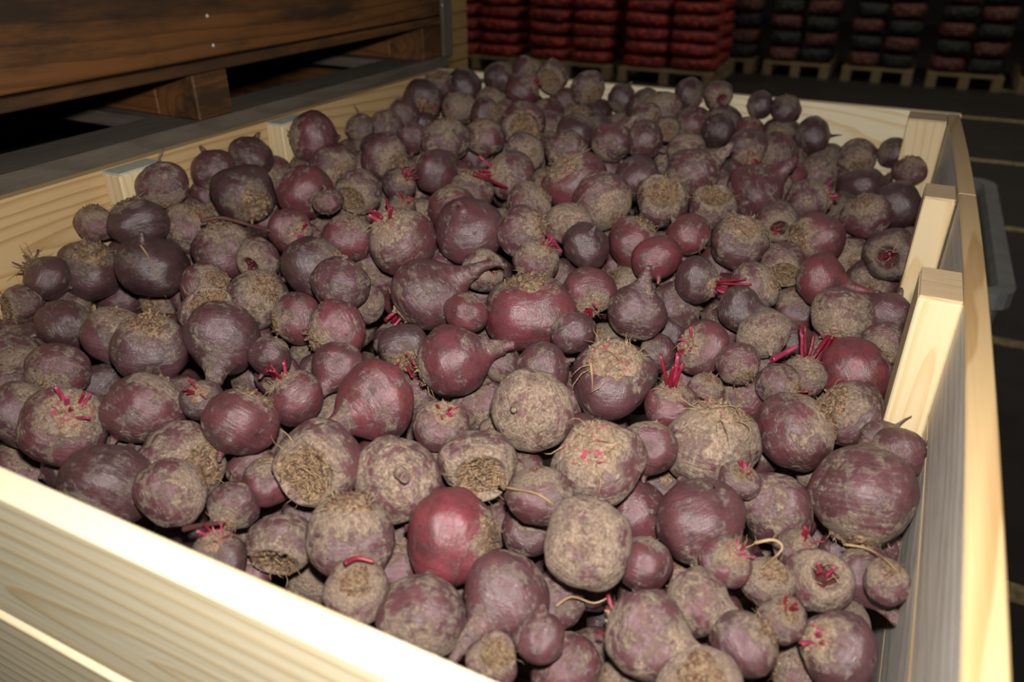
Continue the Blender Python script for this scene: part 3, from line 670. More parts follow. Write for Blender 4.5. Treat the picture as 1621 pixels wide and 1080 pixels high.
(-0.0381,0.9011,1.0942,0.0269,-0.173,0.272,0.947,'L','g',0,1.22,'pale dusty beetroot, second one left of the clean red post-side beetroot'),
(-0.1052,0.8814,1.0553,0.0379,-0.703,0.076,0.707,'s','d',0,4.08,'dusty brown beetroot, just above right of the big round tan beetroot'),
(-0.0628,0.8566,1.0973,0.0270,0.959,-0.246,-0.140,'t','d',0,2.34,'dusty brown beetroot, third one left of the clean red post-side beetroot'),
(-0.1368,0.7957,1.1047,0.0218,0.148,0.041,0.988,'s','d',0,5.16,'dusty brown beetroot, nearest one above right of the pink-stalk beetroot'),
(-0.0895,0.9442,1.0707,0.0289,0.093,-0.892,-0.443,'n','p',0,2.08,'dusky purple beetroot, third one below left of the long-stalk tan beetroot'),
(-0.0979,0.9268,1.1267,0.0334,-0.436,0.878,0.196,'n','o',1,1.74,'orange-brown beetroot, second one below left of the trailing-root beetroot near posts'),
(-0.0130,1.0391,1.1188,0.0406,-0.114,-0.828,-0.550,'L','g',0,4.06,'pale tan beetroot with long dark red stalks, near the nearer post'),
(-0.0900,0.6011,1.0715,0.0456,0.641,-0.510,-0.574,'S','p',0,4.43,'big smooth dark purple beetroot, tan crown pointing down, lower right'),
(-0.0286,0.6743,1.0606,0.0380,-0.169,0.985,0.042,'n','d',1,2.68,'dusty brown beetroot, just right of the smooth dark purple beetroot'),
(0.0488,0.7019,1.0807,0.0537,0.122,-0.630,-0.767,'s','d',0,0.95,'huge dusty brown beetroot lying against the right wall'),
(-0.1684,0.4959,1.1011,0.0410,-0.110,0.445,-0.889,'n','o',0,1.56,'orange-brown flaky beetroot right of the bright red one'),
(-0.1612,0.6166,1.0456,0.0358,-0.654,0.367,-0.661,'s','p',0,0.73,'dusky purple beetroot, just above right of the orange flaky beetroot'),
(-0.1516,0.6944,1.0256,0.0353,0.108,-0.306,0.946,'n','k',0,1.37,'dark beetroot, just above left of the smooth dark purple beetroot'),
(-0.1249,0.5279,1.0696,0.0271,-0.034,0.791,0.610,'n','p',1,5.69,'dusky purple beetroot, just right of the orange flaky beetroot'),
(-0.0180,0.5630,1.0621,0.0249,0.209,-0.121,0.970,'s','g',0,1.68,'pale dusty beetroot, just left of the red-hollow beetroot'),
(0.0241,0.5887,1.0588,0.0298,0.270,-0.447,0.853,'h','g',0,4.31,'pale beetroot with a round dark red hollow crown, lower right'),
(0.0616,0.6311,1.0459,0.0302,-0.631,0.591,0.502,'n','p',5,4.37,'long greyish beetroot whose root trails down the right wall'),
(0.0787,0.5979,1.0742,0.0204,-0.122,-0.093,0.988,'s','d',0,0.60,'dusty brown beetroot, just right of the long right-wall beetroot'),
(-0.1018,0.4561,1.0622,0.0366,-0.934,0.213,-0.287,'t','g',4,0.49,'pale pinkish beetroot at bottom with a blunt root pointing right'),
(-0.0703,0.5085,1.0641,0.0292,-0.963,0.184,-0.199,'s','g',4,4.85,'pale dusty beetroot, just above right of the pale blunt-root beetroot'),
(-0.0224,0.4848,1.0611,0.0282,0.649,0.311,0.694,'s','p',0,0.85,'dusky purple beetroot, second one below left of the red-hollow beetroot'),
(0.0480,0.5232,1.0516,0.0323,-0.751,-0.368,0.548,'t','p',0,1.23,'dusky purple beetroot, nearest one below the red-hollow beetroot'),
(0.0315,0.5366,0.9927,0.0336,-0.996,-0.039,0.081,'s','d',0,4.58,'dusty brown beetroot, second one below the red-hollow beetroot'),
(-0.0436,0.4275,1.0582,0.0342,-0.122,-0.093,0.988,'s','o',0,0.54,'orange-brown beetroot, just below right of the pale blunt-root beetroot'),
(-0.1115,0.4432,1.0004,0.0285,-0.766,-0.208,0.609,'n','p',0,2.72,'dusky purple beetroot, just below the pale blunt-root beetroot'),
(0.0738,0.7722,1.0983,0.0282,-0.807,-0.428,-0.407,'n','p',2,5.05,'dusky purple beetroot, just above right of the huge right-wall beetroot'),
(0.0604,0.8155,1.0769,0.0271,-0.428,-0.383,-0.818,'n','p',2,5.93,'dusky purple beetroot, just above the huge right-wall beetroot'),
(0.0732,0.7433,0.9979,0.0301,-0.532,-0.828,0.175,'s','d',0,3.65,'dusty brown beetroot, just above right of the long right-wall beetroot'),
(-0.2734,0.3784,1.0731,0.0371,0.280,-0.830,-0.482,'t','d',0,5.22,'dusty brown beetroot, just right of the small pale front-board beetroot'),
(-0.2208,0.4379,1.0736,0.0375,0.172,0.971,0.167,'n','p',5,3.12,'purple beetroot near the front with long root trailing lower left'),
(-0.2045,0.3757,1.0610,0.0223,0.332,-0.079,0.940,'c','d',0,6.10,'dusty brown beetroot, just below the front trailing-root beetroot'),
(-0.1756,0.4051,1.0696,0.0226,0.057,0.055,-0.997,'n','p',4,4.43,'dusky purple beetroot, just below right of the front trailing-root beetroot'),
(-0.1593,0.4228,1.0239,0.0315,-0.889,0.274,0.366,'n','p',0,0.36,'dusky purple beetroot, just below left of the pale blunt-root beetroot'),
(-0.3462,0.4410,1.0413,0.0260,-0.067,0.514,0.855,'n','p',0,0.37,'dusky purple beetroot, just above right of the small pale front-board beetroot'),
(-0.4720,0.3466,1.0842,0.0265,-0.067,0.135,0.989,'t','k',0,0.37,'dark beetroot, just left of the front-board ragged-crown beetroot'),
(-0.6071,0.4134,1.0131,0.0304,-0.214,-0.690,-0.691,'n','k',0,6.03,'dark beetroot, second one below right of the big dark front-left beetroot'),
(-0.4758,0.3726,1.0408,0.0269,-0.253,-0.766,0.591,'n','p',0,4.52,'dusky purple beetroot, just below left of the front-board ragged-crown beetroot'),
(-0.4124,1.1734,1.1826,0.0506,0.743,-0.523,-0.418,'n','g',0,0.24,'pale dusty beetroot, just below right of the upper pink-scarred beetroot'),
(-0.3323,1.2405,1.1767,0.0451,0.225,-0.599,0.769,'c','d',0,1.66,'tan beetroot with a round dark nest-like crown facing the viewer'),
(-0.2529,1.2840,1.1643,0.0400,0.112,-0.351,0.930,'c','d',0,4.04,'dusty brown beetroot, second one left of the pointed-neck grey beetroot'),
(-0.3978,1.3111,1.1873,0.0430,0.669,0.216,-0.712,'n','p',0,4.62,'dusky purple beetroot, just above left of the nest-crown beetroot'),
(-0.3189,1.3695,1.1880,0.0482,-0.691,-0.387,-0.610,'n','d',4,4.63,'dusty brown beetroot, just below the upper pale round beetroot'),
(-0.2109,1.4022,1.1620,0.0515,-0.719,-0.222,-0.659,'n','p',4,5.67,'grey beetroot with pointed neck to upper right, right of the nest-crown'),
(-0.1134,1.4164,1.1568,0.0405,0.894,0.239,0.378,'t','d',0,0.50,'dusty brown beetroot, third one right of the pointed-neck grey beetroot'),
(-0.1472,1.3126,1.1451,0.0354,0.282,-0.943,-0.177,'h','d',0,1.84,'dusty brown beetroot, just below right of the pointed-neck grey beetroot'),
(-0.0809,1.2789,1.1378,0.0455,-0.708,-0.687,0.164,'s','r',0,4.66,'reddish beetroot, nearest one above the trailing-root beetroot near posts'),
(-0.1854,1.1885,1.1461,0.0462,0.237,-0.202,0.950,'S','d',0,5.62,'dusty brown beetroot, just below the pointed-neck grey beetroot'),
(-0.2790,1.0412,1.1573,0.0365,-0.428,0.685,0.589,'n','R',1,5.32,'small clean red beetroot in the upper right, thin root downward'),
(-0.3304,1.0914,1.1561,0.0404,0.381,0.290,0.878,'s','r',0,2.82,'reddish beetroot, nearest one above left of the small clean red beetroot'),
(-0.2604,1.1562,1.1551,0.0362,0.743,0.200,-0.639,'n','r',1,5.02,'reddish beetroot, just above right of the small clean red beetroot'),
(-0.2545,0.8799,1.1386,0.0390,-0.079,-0.292,-0.953,'n','p',4,3.69,'grey-purple beetroot with pointed root rising upward, right of the largest'),
(-0.3227,1.0711,1.0830,0.0414,-0.756,-0.472,0.454,'s','d',0,0.09,'dusty brown beetroot, just above the pointed grey beetroot'),
(-0.2058,1.0065,1.1473,0.0340,0.987,-0.158,-0.020,'L','k',0,1.30,'dark beetroot, second one below right of the small clean red beetroot'),
(-0.1314,1.0340,1.1413,0.0374,0.861,0.180,0.475,'s','d',0,1.41,'dusty brown beetroot, second one left of the trailing-root beetroot near posts'),
(-0.1407,0.9693,1.1344,0.0316,-0.970,0.119,-0.213,'n','k',4,0.38,'dark beetroot, third one left of the trailing-root beetroot near posts'),
(-0.2373,1.0263,1.0888,0.0390,0.796,0.542,0.270,'s','d',0,3.74,'dusty brown beetroot, nearest one right of the pointed grey beetroot'),
(-0.0577,1.1387,1.1284,0.0376,-0.987,0.158,0.020,'n','r',5,5.93,'reddish beetroot with a very long root trailing right to the post'),
(-0.0296,1.3947,1.0573,0.0520,0.331,-0.807,0.490,'n','p',0,4.75,'dusky purple beetroot, nearest one above right of the trailing-root beetroot near posts'),
(0.0372,1.2907,1.1267,0.0439,-0.268,-0.955,0.127,'h','k',0,5.47,'dark broken beetroot with red hollow crown beside the right post'),
(-0.1115,1.1753,1.1252,0.0334,0.170,-0.931,-0.323,'c','d',0,1.12,'dusty brown beetroot, nearest one left of the trailing-root beetroot near posts'),
(-0.0151,1.4259,1.1432,0.0409,-0.353,-0.263,0.898,'s','d',0,0.19,'dusty brown beetroot, second one above left of the broken post-side beetroot'),
(0.0298,1.5014,1.1444,0.0456,0.591,0.727,0.349,'n','k',2,5.44,'dark beetroot, second one below the far corner-post beetroot'),
(0.0151,1.5940,1.0482,0.0515,0.394,0.519,0.759,'s','k',0,1.25,'dark beetroot, nearest one above left of the broken post-side beetroot'),
(0.0403,1.0865,1.1113,0.0352,-0.327,-0.449,-0.832,'n','p',1,5.65,'dusky purple beetroot, second one right of the long-stalk tan beetroot'),
(0.0462,1.0082,1.1044,0.0291,-0.065,-0.976,-0.206,'s','d',0,0.39,'dusty brown beetroot, just above right of the clean red post-side beetroot'),
(-0.0797,1.1705,1.0575,0.0413,-0.347,-0.057,0.936,'n','p',0,1.41,'dusky purple beetroot, nearest one below left of the trailing-root beetroot near posts'),
(-0.4913,1.2367,1.1938,0.0569,-0.445,-0.355,0.822,'S','r',0,0.19,'large reddish beetroot with pink-scarred crown in the upper middle'),
(-0.7777,1.7852,1.2601,0.0399,0.130,-0.984,-0.121,'c','d',0,2.95,'topmost beetroot on the heap, against the red sacks'),
(-0.6802,1.7802,1.2434,0.0422,0.743,-0.523,-0.418,'s','d',0,6.26,'dusty brown beetroot, nearest one right of the topmost beetroot'),
(-0.5965,1.7857,1.2250,0.0358,-0.327,-0.449,-0.832,'n','k',1,2.16,'dark beetroot, second one right of the topmost beetroot'),
(-0.7652,1.7152,1.1732,0.0536,-0.671,-0.155,0.725,'n','p',0,5.25,'dusky purple beetroot, second one above right of the back ring-crown beetroot'),
(-0.5359,1.7834,1.2143,0.0414,0.575,-0.774,0.264,'s','k',0,1.82,'dark beetroot, fourth one above left of the upper pale round beetroot'),
(-0.4808,1.7193,1.2233,0.0466,-0.260,-0.335,0.906,'n','d',0,4.77,'dusty brown beetroot, second one above left of the upper pale round beetroot'),
(-0.4370,1.7842,1.2502,0.0367,0.916,-0.333,-0.224,'n','k',0,0.70,'dark beetroot, third one above the upper pale round beetroot'),
(-0.3748,1.7925,1.2515,0.0325,0.634,-0.734,-0.243,'h','d',0,5.14,'dusty brown beetroot, just above left of the far-board dark beetroot'),
(-0.2822,1.7938,1.2391,0.0306,-0.900,-0.368,-0.233,'n','k',1,1.74,'dark beetroot, just above the far-board dark beetroot'),
(-0.2716,1.7797,1.1311,0.0478,0.875,-0.308,0.375,'n','k',0,4.68,'dark beetroot in front of the far white board'),
(-0.3469,1.7153,1.1908,0.0386,0.569,0.540,-0.620,'n','k',0,2.54,'dark beetroot, just above right of the upper pale round beetroot'),
(-0.2924,1.7860,1.1820,0.0353,0.233,0.254,0.939,'n','r',0,3.33,'reddish beetroot, nearest one below left of the far-board dark beetroot'),
(-0.4142,1.7446,1.1918,0.0432,-0.802,0.282,0.526,'s','d',0,2.07,'dusty brown beetroot, nearest one above the upper pale round beetroot'),
(-0.4381,1.6260,1.2043,0.0283,0.445,-0.895,-0.023,'c','d',0,5.21,'dusty brown beetroot, nearest one above left of the upper pale round beetroot'),
(-0.3656,1.5124,1.1975,0.0363,0.010,-0.020,1.000,'n','g',0,3.34,'pale dusty round beetroot in the upper right of the heap'),
(-0.4497,1.4955,1.2094,0.0392,-0.937,-0.031,0.349,'n','p',1,5.17,'dusky purple beetroot, second one left of the upper pale round beetroot'),
(-0.4936,1.4208,1.2139,0.0405,-0.499,-0.391,-0.773,'n','d',4,1.02,'dusty brown beetroot, just above right of the upper pink-scarred beetroot'),
(-0.6859,1.7376,1.1720,0.0478,-0.011,-0.538,0.843,'n','p',0,2.31,'dusky purple beetroot, second one below right of the topmost beetroot'),
(-0.5907,1.7748,1.1500,0.0514,-0.810,-0.331,0.485,'s','d',0,1.31,'dusty brown beetroot, fifth one above left of the upper pale round beetroot'),
(-0.5935,1.5048,1.2084,0.0433,0.362,0.405,0.839,'n','k',0,5.09,'dark beetroot, second one above the upper pink-scarred beetroot'),
(-0.3568,1.7527,1.1137,0.0525,0.445,-0.226,0.867,'n','p',0,2.74,'dusky purple beetroot, just right of the upper pale round beetroot'),
(-0.2696,1.6373,1.1781,0.0406,0.534,-0.800,-0.271,'t','d',0,2.76,'dusty brown beetroot, second one below left of the far-board dark beetroot'),
(-0.2181,1.6995,1.1560,0.0475,-0.796,-0.604,0.038,'s','d',0,4.39,'dusty brown beetroot, just below the far-board dark beetroot'),
(-0.1615,1.7824,1.1869,0.0396,-0.950,-0.301,-0.083,'n','k',2,3.88,'dark beetroot, just right of the far-board dark beetroot'),
(-0.1926,1.7799,1.1227,0.0424,-0.472,0.228,-0.852,'n','d',0,1.02,'dusty brown beetroot, second one below right of the far-board dark beetroot'),
(-0.0628,1.7810,1.1513,0.0404,0.354,-0.863,-0.361,'s','d',0,1.61,'dusty brown beetroot, nearest one left of the far corner-post beetroot'),
(-0.1052,1.7419,1.0894,0.0511,0.715,-0.115,-0.690,'s','d',0,2.03,'dusty brown beetroot, second one left of the far corner-post beetroot'),
(-0.0354,1.6416,1.1257,0.0461,-0.083,0.858,0.507,'n','k',0,2.07,'dark beetroot, second one below left of the far corner-post beetroot'),
(-0.1703,1.5564,1.1517,0.0362,0.317,-0.019,-0.948,'n','r',0,1.00,'reddish beetroot, second one right of the pointed-neck grey beetroot'),
(0.0015,1.7904,1.1681,0.0318,-0.965,-0.263,-0.008,'n','k',1,1.79,'small dark beetroot with root tip touching the far corner post'),
(0.0425,1.7496,1.1464,0.0348,0.148,0.041,0.988,'s','d',0,2.95,'dusty brown beetroot, just below right of the far corner-post beetroot'),
(-0.4735,1.5952,1.1451,0.0482,0.231,-0.386,0.893,'s','d',0,4.61,'dusty brown beetroot, nearest one left of the upper pale round beetroot'),
(-0.6766,1.5500,1.1495,0.0460,-0.309,0.280,0.909,'n','p',0,1.61,'dusky purple beetroot, just below right of the back ring-crown beetroot'),
(-0.5629,1.3762,1.1997,0.0419,-0.195,0.981,0.021,'s','d',0,5.60,'dusty brown beetroot, nearest one above the upper pink-scarred beetroot'),
(-0.0658,1.5664,1.0867,0.0497,-0.562,-0.561,0.608,'n','k',0,3.10,'dark beetroot, second one above the trailing-root beetroot near posts'),
(-0.1196,1.6075,1.1549,0.0397,0.781,0.513,0.357,'n','d',0,4.30,'dusty brown beetroot, fourth one right of the pointed-neck grey beetroot'),
(-1.0605,1.6300,1.1359,0.0584,0.901,0.311,-0.303,'n','k',0,4.41,'dark round beetroot against the left wall near the back'),
(-1.0571,1.6380,1.2093,0.0481,0.639,-0.698,-0.323,'t','k',0,2.60,'dark beetroot, second one right of the back left-wall beetroot'),
(-1.0688,1.5660,1.1849,0.0407,-0.875,0.265,0.405,'s','d',0,5.47,'dusty brown beetroot, just below right of the back left-wall beetroot'),
(-1.0584,1.7114,1.2337,0.0365,-0.029,-0.240,0.970,'c','d',0,3.97,'dusty brown beetroot, third one above the upper grey round beetroot'),
(-1.0181,1.7752,1.2182,0.0471,-0.825,-0.420,-0.379,'n','k',1,3.26,'dark beetroot, second one above the upper grey round beetroot'),
(-0.9133,1.7785,1.2527,0.0425,0.425,0.290,0.858,'n','k',0,5.68,'dark beetroot, second one above left of the back ring-crown beetroot'),
(-0.8212,1.7136,1.2388,0.0423,0.762,0.295,0.576,'t','r',0,2.05,'reddish beetroot, just below left of the topmost beetroot'),
(-0.8309,1.7642,1.1671,0.0594,0.384,0.916,0.116,'n','k',0,3.23,'dark beetroot, nearest one above right of the back ring-crown beetroot'),
(-0.9274,1.5994,1.2086,0.0416,0.332,-0.079,0.940,'n','o',0,1.15,'orange-brown beetroot, just above right of the upper grey round beetroot'),
(-0.9265,1.7583,1.1804,0.0506,0.991,-0.078,-0.108,'n','o',0,5.63,'orange-brown beetroot, nearest one above left of the back ring-crown beetroot'),
(-0.8332,1.5491,1.2129,0.0369,0.991,-0.078,0.108,'s','k',0,1.40,'dark beetroot, second one left of the back ring-crown beetroot'),
(-0.7199,1.5036,1.2114,0.0474,0.521,-0.854,-0.016,'c','d',0,0.09,'tan ring-crowned beetroot near the back of the heap'),
(-1.0560,1.3770,1.1951,0.0319,0.330,-0.277,-0.902,'n','d',2,0.57,'dusty brown beetroot, just below left of the back left-wall beetroot'),
(-1.0302,1.4401,1.1871,0.0399,-0.089,0.485,0.870,'s','d',0,2.81,'dusty brown beetroot, nearest one below the back left-wall beetroot'),
(-0.8621,1.1912,1.1981,0.0457,0.959,-0.246,-0.140,'s','d',0,4.68,'dusty brown beetroot, second one below the back left-wall beetroot'),
(-0.8856,1.3231,1.2060,0.0323,-0.278,0.560,0.781,'n','p',1,5.14,'dusky purple beetroot, just left of the upper grey round beetroot'),
(-0.7891,1.2971,1.2161,0.0472,-0.252,0.131,0.959,'s','g',0,0.35,'grey dusty round beetroot in the upper left of the heap'),
(-0.7378,1.3629,1.2134,0.0419,-0.067,0.135,0.989,'s','d',0,3.42,'dusty brown beetroot, just right of the upper grey round beetroot'),
(-0.7262,1.1572,1.1988,0.0421,-0.953,0.039,0.299,'s','p',1,4.82,'dusky purple beetroot, nearest one below the upper grey round beetroot'),
(-0.7616,1.0890,1.1883,0.0299,0.729,-0.216,0.650,'T','k',0,2.44,'dark beetroot, second one below left of the upper grey round beetroot'),
(-0.9393,1.1362,1.1841,0.0431,0.959,-0.246,-0.140,'s','d',0,3.06,'dusty brown beetroot, nearest one below right of the tall left-wall beetroot'),
(-1.0659,1.3625,1.1354,0.0426,0.528,0.600,0.601,'n','p',0,3.06,'dusky purple beetroot, just right of the tall left-wall beetroot'),
(-0.8027,1.0264,1.1856,0.0390,0.049,-0.961,-0.273,'c','d',0,5.84,'dusty brown beetroot, third one below right of the tall left-wall beetroot'),
(-0.8332,1.1269,1.1279,0.0475,0.909,0.328,0.255,'s','d',0,0.63,'dusty brown beetroot, fourth one below left of the upper grey round beetroot'),
(-0.6192,1.0294,1.1854,0.0400,-0.210,0.057,0.976,'n','r',0,2.90,'reddish beetroot, second one below the upper grey round beetroot'),
(-0.6318,1.1133,1.1894,0.0379,-0.067,0.135,0.989,'s','d',0,2.99,'dusty brown beetroot, second one below right of the upper grey round beetroot'),
(-0.5980,1.1983,1.1967,0.0450,-0.723,-0.650,0.236,'T','d',0,2.03,'dusty brown beetroot, second one below the back ring-crown beetroot'),
(-0.5098,1.0907,1.1876,0.0402,0.649,0.311,0.694,'s','d',0,0.37,'dusty brown beetroot, second one below left of the upper pink-scarred beetroot'),
(-0.7756,1.5134,1.1426,0.0463,-0.390,-0.036,0.920,'s','d',0,3.65,'dusty brown beetroot, just below left of the back ring-crown beetroot'),
(-0.6284,1.3245,1.2049,0.0384,0.804,-0.565,0.187,'n','d',0,1.69,'dusty brown beetroot, nearest one below the back ring-crown beetroot'),
(-0.6916,0.9909,1.1830,0.0267,0.468,-0.220,0.856,'t','k',0,1.03,'dark beetroot, third one below left of the upper grey round beetroot'),
(-0.6972,1.0407,1.1433,0.0407,0.765,-0.556,0.326,'s','d',0,3.40,'dusty brown beetroot, just above the brown long-necked beetroot'),
(-0.8176,0.9632,1.1854,0.0251,0.122,0.093,-0.988,'n','d',1,0.37,'dusty brown beetroot, second one below the tall left-wall beetroot'),
(-0.9049,1.0425,1.1128,0.0366,0.155,-0.474,0.867,'n','p',0,0.52,'dusky purple beetroot, just right of the tan-scarred dark beetroot'),
(-0.9271,1.2078,1.1711,0.0304,0.829,0.261,0.494,'n','p',0,1.99,'dusky purple beetroot, second one below right of the tall left-wall beetroot'),
(-1.0005,0.9988,1.1116,0.0367,-0.699,-0.183,-0.691,'n','p',0,0.09,'dusky purple beetroot, nearest one below right of the tan-scarred dark beetroot'),
(-1.0676,1.1058,1.1560,0.0390,-0.247,-0.937,0.247,'n','d',0,1.53,'dusty brown beetroot, just above right of the tan-scarred dark beetroot'),
(-0.5876,1.3340,1.1337,0.0451,0.164,-0.397,0.903,'n','p',0,3.17,'dusky purple beetroot, just left of the upper pink-scarred beetroot'),
(-0.5410,1.2743,1.1334,0.0345,0.193,0.507,0.840,'s','d',0,3.13,'dusty brown beetroot, nearest one below left of the upper pink-scarred beetroot'),
(-0.5074,1.4524,1.1450,0.0406,-0.295,0.940,0.171,'n','p',0,1.63,'dusky purple beetroot, just right of the upper pink-scarred beetroot'),
(-0.4118,1.2295,1.1197,0.0381,-0.476,0.286,0.832,'n','p',0,5.66,'dusky purple beetroot, second one above left of the small clean red beetroot'),
(-0.3589,1.1328,1.0948,0.0357,0.540,0.060,0.840,'n','d',0,0.36,'dusty brown beetroot, just left of the small clean red beetroot'),
(-0.4128,0.9803,1.1215,0.0326,-0.461,-0.584,0.668,'n','p',0,2.99,'dusky purple beetroot, just above right of the largest central beetroot'),
(-0.5931,0.9477,1.1098,0.0364,0.084,0.901,0.425,'n','p',0,3.36,'dusky purple beetroot, nearest one above right of the brown long-necked beetroot'),
(-0.6389,0.8092,1.1049,0.0292,0.345,0.927,-0.145,'n','g',0,5.96,'pale dusty beetroot, nearest one left of the brown long-necked beetroot'),
(-0.4898,0.6849,1.1257,0.0314,0.534,-0.824,-0.187,'T','k',0,2.94,'dark beetroot, just left of the central red round beetroot'),
(-0.5249,0.6891,1.0820,0.0260,-0.379,-0.488,0.787,'n','k',0,4.06,'dark beetroot, just above the purple beetroot with pale neck'),
(-0.6410,0.6186,1.0841,0.0276,0.793,-0.530,0.299,'n','p',0,4.25,'dusky purple beetroot, just below right of the root-down beetroot'),
(-0.6074,0.6572,1.0770,0.0261,0.837,-0.383,0.390,'n','p',0,1.05,'dusky purple beetroot, second one above left of the purple beetroot with pale neck'),
(-0.4740,0.6838,1.0702,0.0293,-0.365,0.208,-0.907,'s','d',0,3.11,'dusty brown beetroot, just right of the purple beetroot with pale neck'),
(-0.4389,0.7505,1.0525,0.0267,0.505,-0.679,0.533,'s','d',0,3.33,'dusty brown beetroot, nearest one below right of the central red round beetroot'),
(-0.3591,0.8611,1.0644,0.0280,0.980,0.095,-0.173,'n','k',0,0.24,'dark beetroot, second one below right of the largest central beetroot'),
(-0.2988,0.7421,1.0681,0.0287,-0.561,0.737,0.376,'n','d',0,4.98,'dusty brown beetroot, just below left of the straw-topped beetroot'),
(-0.2484,0.6784,1.0774,0.0260,0.641,0.763,-0.082,'n','p',0,0.22,'dusky purple beetroot, just above left of the pink-scarred beetroot'),
(-0.3432,0.6570,1.0609,0.0260,-0.126,-0.744,0.657,'n','p',0,2.08,'dusky purple beetroot, nearest one above right of the pale ragged-crown beetroot'),
(-0.3708,0.5602,1.0681,0.0260,-0.523,0.359,0.773,'n','p',0,0.43,'dusky purple beetroot, just right of the grey root-stub beetroot'),
(-0.2996,0.5873,1.0610,0.0260,0.992,0.013,0.125,'n','d',0,4.96,'dusty brown beetroot, just below right of the pale ragged-crown beetroot'),
(-0.5836,0.5264,1.0591,0.0271,-0.072,0.660,0.748,'n','d',0,2.68,'dusty brown beetroot, nearest one above left of the wide fibrous-crown beetroot'),
(-0.5607,0.4816,1.0614,0.0260,-0.845,0.513,0.149,'s','d',0,4.08,'dusty brown beetroot, second one left of the wide fibrous-crown beetroot'),
(-0.4762,0.4712,1.0387,0.0330,-0.663,0.452,0.597,'s','p',0,4.84,'dusky purple beetroot, just above right of the front-board ragged-crown beetroot'),
(-0.6596,0.4139,1.0030,0.0261,0.199,0.661,0.724,'n','k',0,2.51,'dark beetroot, nearest one below right of the big dark front-left beetroot'),
(-0.4175,0.5061,1.0517,0.0260,-0.955,0.284,0.089,'n','d',0,1.26,'dusty brown beetroot, just below left of the grey root-stub beetroot'),
(-0.3649,0.4835,1.0213,0.0272,-0.355,-0.772,0.527,'n','p',0,4.21,'dusky purple beetroot, just left of the bright red beetroot'),
(-0.3034,0.4572,1.0206,0.0260,0.345,0.874,0.341,'s','d',0,3.70,'dusty brown beetroot, just below the bright red beetroot'),
(-0.2538,0.4141,1.0290,0.0260,0.850,-0.503,-0.154,'n','p',0,3.49,'dusky purple beetroot, just below left of the front trailing-root beetroot'),
(-0.1917,0.4786,1.0363,0.0260,-0.614,-0.082,-0.785,'s','d',0,2.54,'dusty brown beetroot, just right of the front trailing-root beetroot'),
(-0.1134,0.5949,1.0067,0.0271,-0.115,-0.332,0.936,'s','d',0,0.12,'dusty brown beetroot, just below left of the smooth dark purple beetroot'),
(-0.0546,0.5494,1.0825,0.0230,0.452,-0.049,0.891,'t','d',0,2.89,'dusty brown beetroot, just below right of the smooth dark purple beetroot'),
(-0.0676,0.6569,1.0939,0.0200,0.209,-0.121,0.970,'t','d',0,3.62,'dusty brown beetroot, just below right of the big round tan beetroot'),
(-0.0007,0.6275,1.0532,0.0211,0.452,-0.049,0.891,'T','d',0,2.48,'dusty brown beetroot, just above left of the red-hollow beetroot'),
(0.0018,0.5253,1.0618,0.0200,0.209,-0.121,0.970,'T','d',0,2.24,'dusty brown beetroot, nearest one below left of the red-hollow beetroot'),
(0.0296,0.7518,0.9686,0.0265,0.421,0.453,0.786,'s','d',0,0.98,'dusty brown beetroot, just above the red-hollow beetroot'),
(0.0456,0.7014,1.0061,0.0262,-0.240,0.612,-0.754,'n','p',0,4.01,'dusky purple beetroot, just above left of the long right-wall beetroot'),
(0.0069,0.7996,1.0268,0.0270,-0.417,-0.693,0.588,'n','p',0,6.23,'dusky purple beetroot, just above left of the huge right-wall beetroot'),
(-0.0662,0.8026,1.0276,0.0280,-0.897,0.403,-0.183,'n','k',0,3.72,'dark beetroot, nearest one right of the big round tan beetroot'),
(-0.1886,0.9035,1.0455,0.0315,-0.711,-0.700,-0.060,'s','d',0,1.99,'dusty brown beetroot, just above the pink-stalk beetroot'),
(-0.2246,0.8893,1.0845,0.0269,-0.899,-0.435,-0.057,'n','p',0,5.08,'dusky purple beetroot, second one below right of the pointed grey beetroot'),
(-0.1566,1.0021,1.0851,0.0329,-0.848,-0.497,-0.185,'n','p',0,2.98,'dusky purple beetroot, second one right of the pointed grey beetroot'),
(-0.2226,0.9429,1.0876,0.0280,0.434,0.630,0.644,'n','k',0,3.39,'dark beetroot, nearest one below right of the pointed grey beetroot'),
(-0.2950,0.8861,1.0878,0.0296,-0.247,-0.586,0.772,'n','k',0,3.44,'dark beetroot, just above the straw-topped beetroot'),
(-0.0281,1.0506,1.0515,0.0330,0.707,-0.705,0.055,'n','d',0,5.08,'dusty brown beetroot, nearest one below left of the long-stalk tan beetroot'),
(-0.0233,0.9661,1.0370,0.0312,-0.026,0.262,0.965,'n','p',0,3.19,'dusky purple beetroot, nearest one left of the clean red post-side beetroot'),
(-0.0694,0.9947,1.0895,0.0317,-0.487,0.311,0.816,'n','k',0,5.11,'dark beetroot, second one below left of the long-stalk tan beetroot'),
(0.0161,1.3212,1.0543,0.0440,0.183,-0.966,0.182,'n','p',0,4.14,'dusky purple beetroot, just above right of the long-stalk tan beetroot'),
(0.0091,1.1388,1.0806,0.0366,0.240,0.579,-0.779,'n','d',0,5.44,'dusty brown beetroot, nearest one right of the long-stalk tan beetroot'),
(0.0183,1.4659,1.0333,0.0426,-0.093,-0.940,0.329,'n','k',0,2.63,'dark beetroot, just left of the broken post-side beetroot'),
(-0.0450,1.4809,1.0780,0.0459,-0.496,0.859,-0.127,'s','d',0,6.24,'dusty brown beetroot, second one above right of the trailing-root beetroot near posts'),
(-0.1415,1.4028,1.0763,0.0395,0.898,-0.282,-0.337,'n','p',0,1.18,'dusky purple beetroot, nearest one above left of the trailing-root beetroot near posts'),
(-0.1525,1.3327,1.0812,0.0353,0.700,-0.232,-0.675,'n','d',0,1.01,'dusty brown beetroot, second one above left of the trailing-root beetroot near posts'),
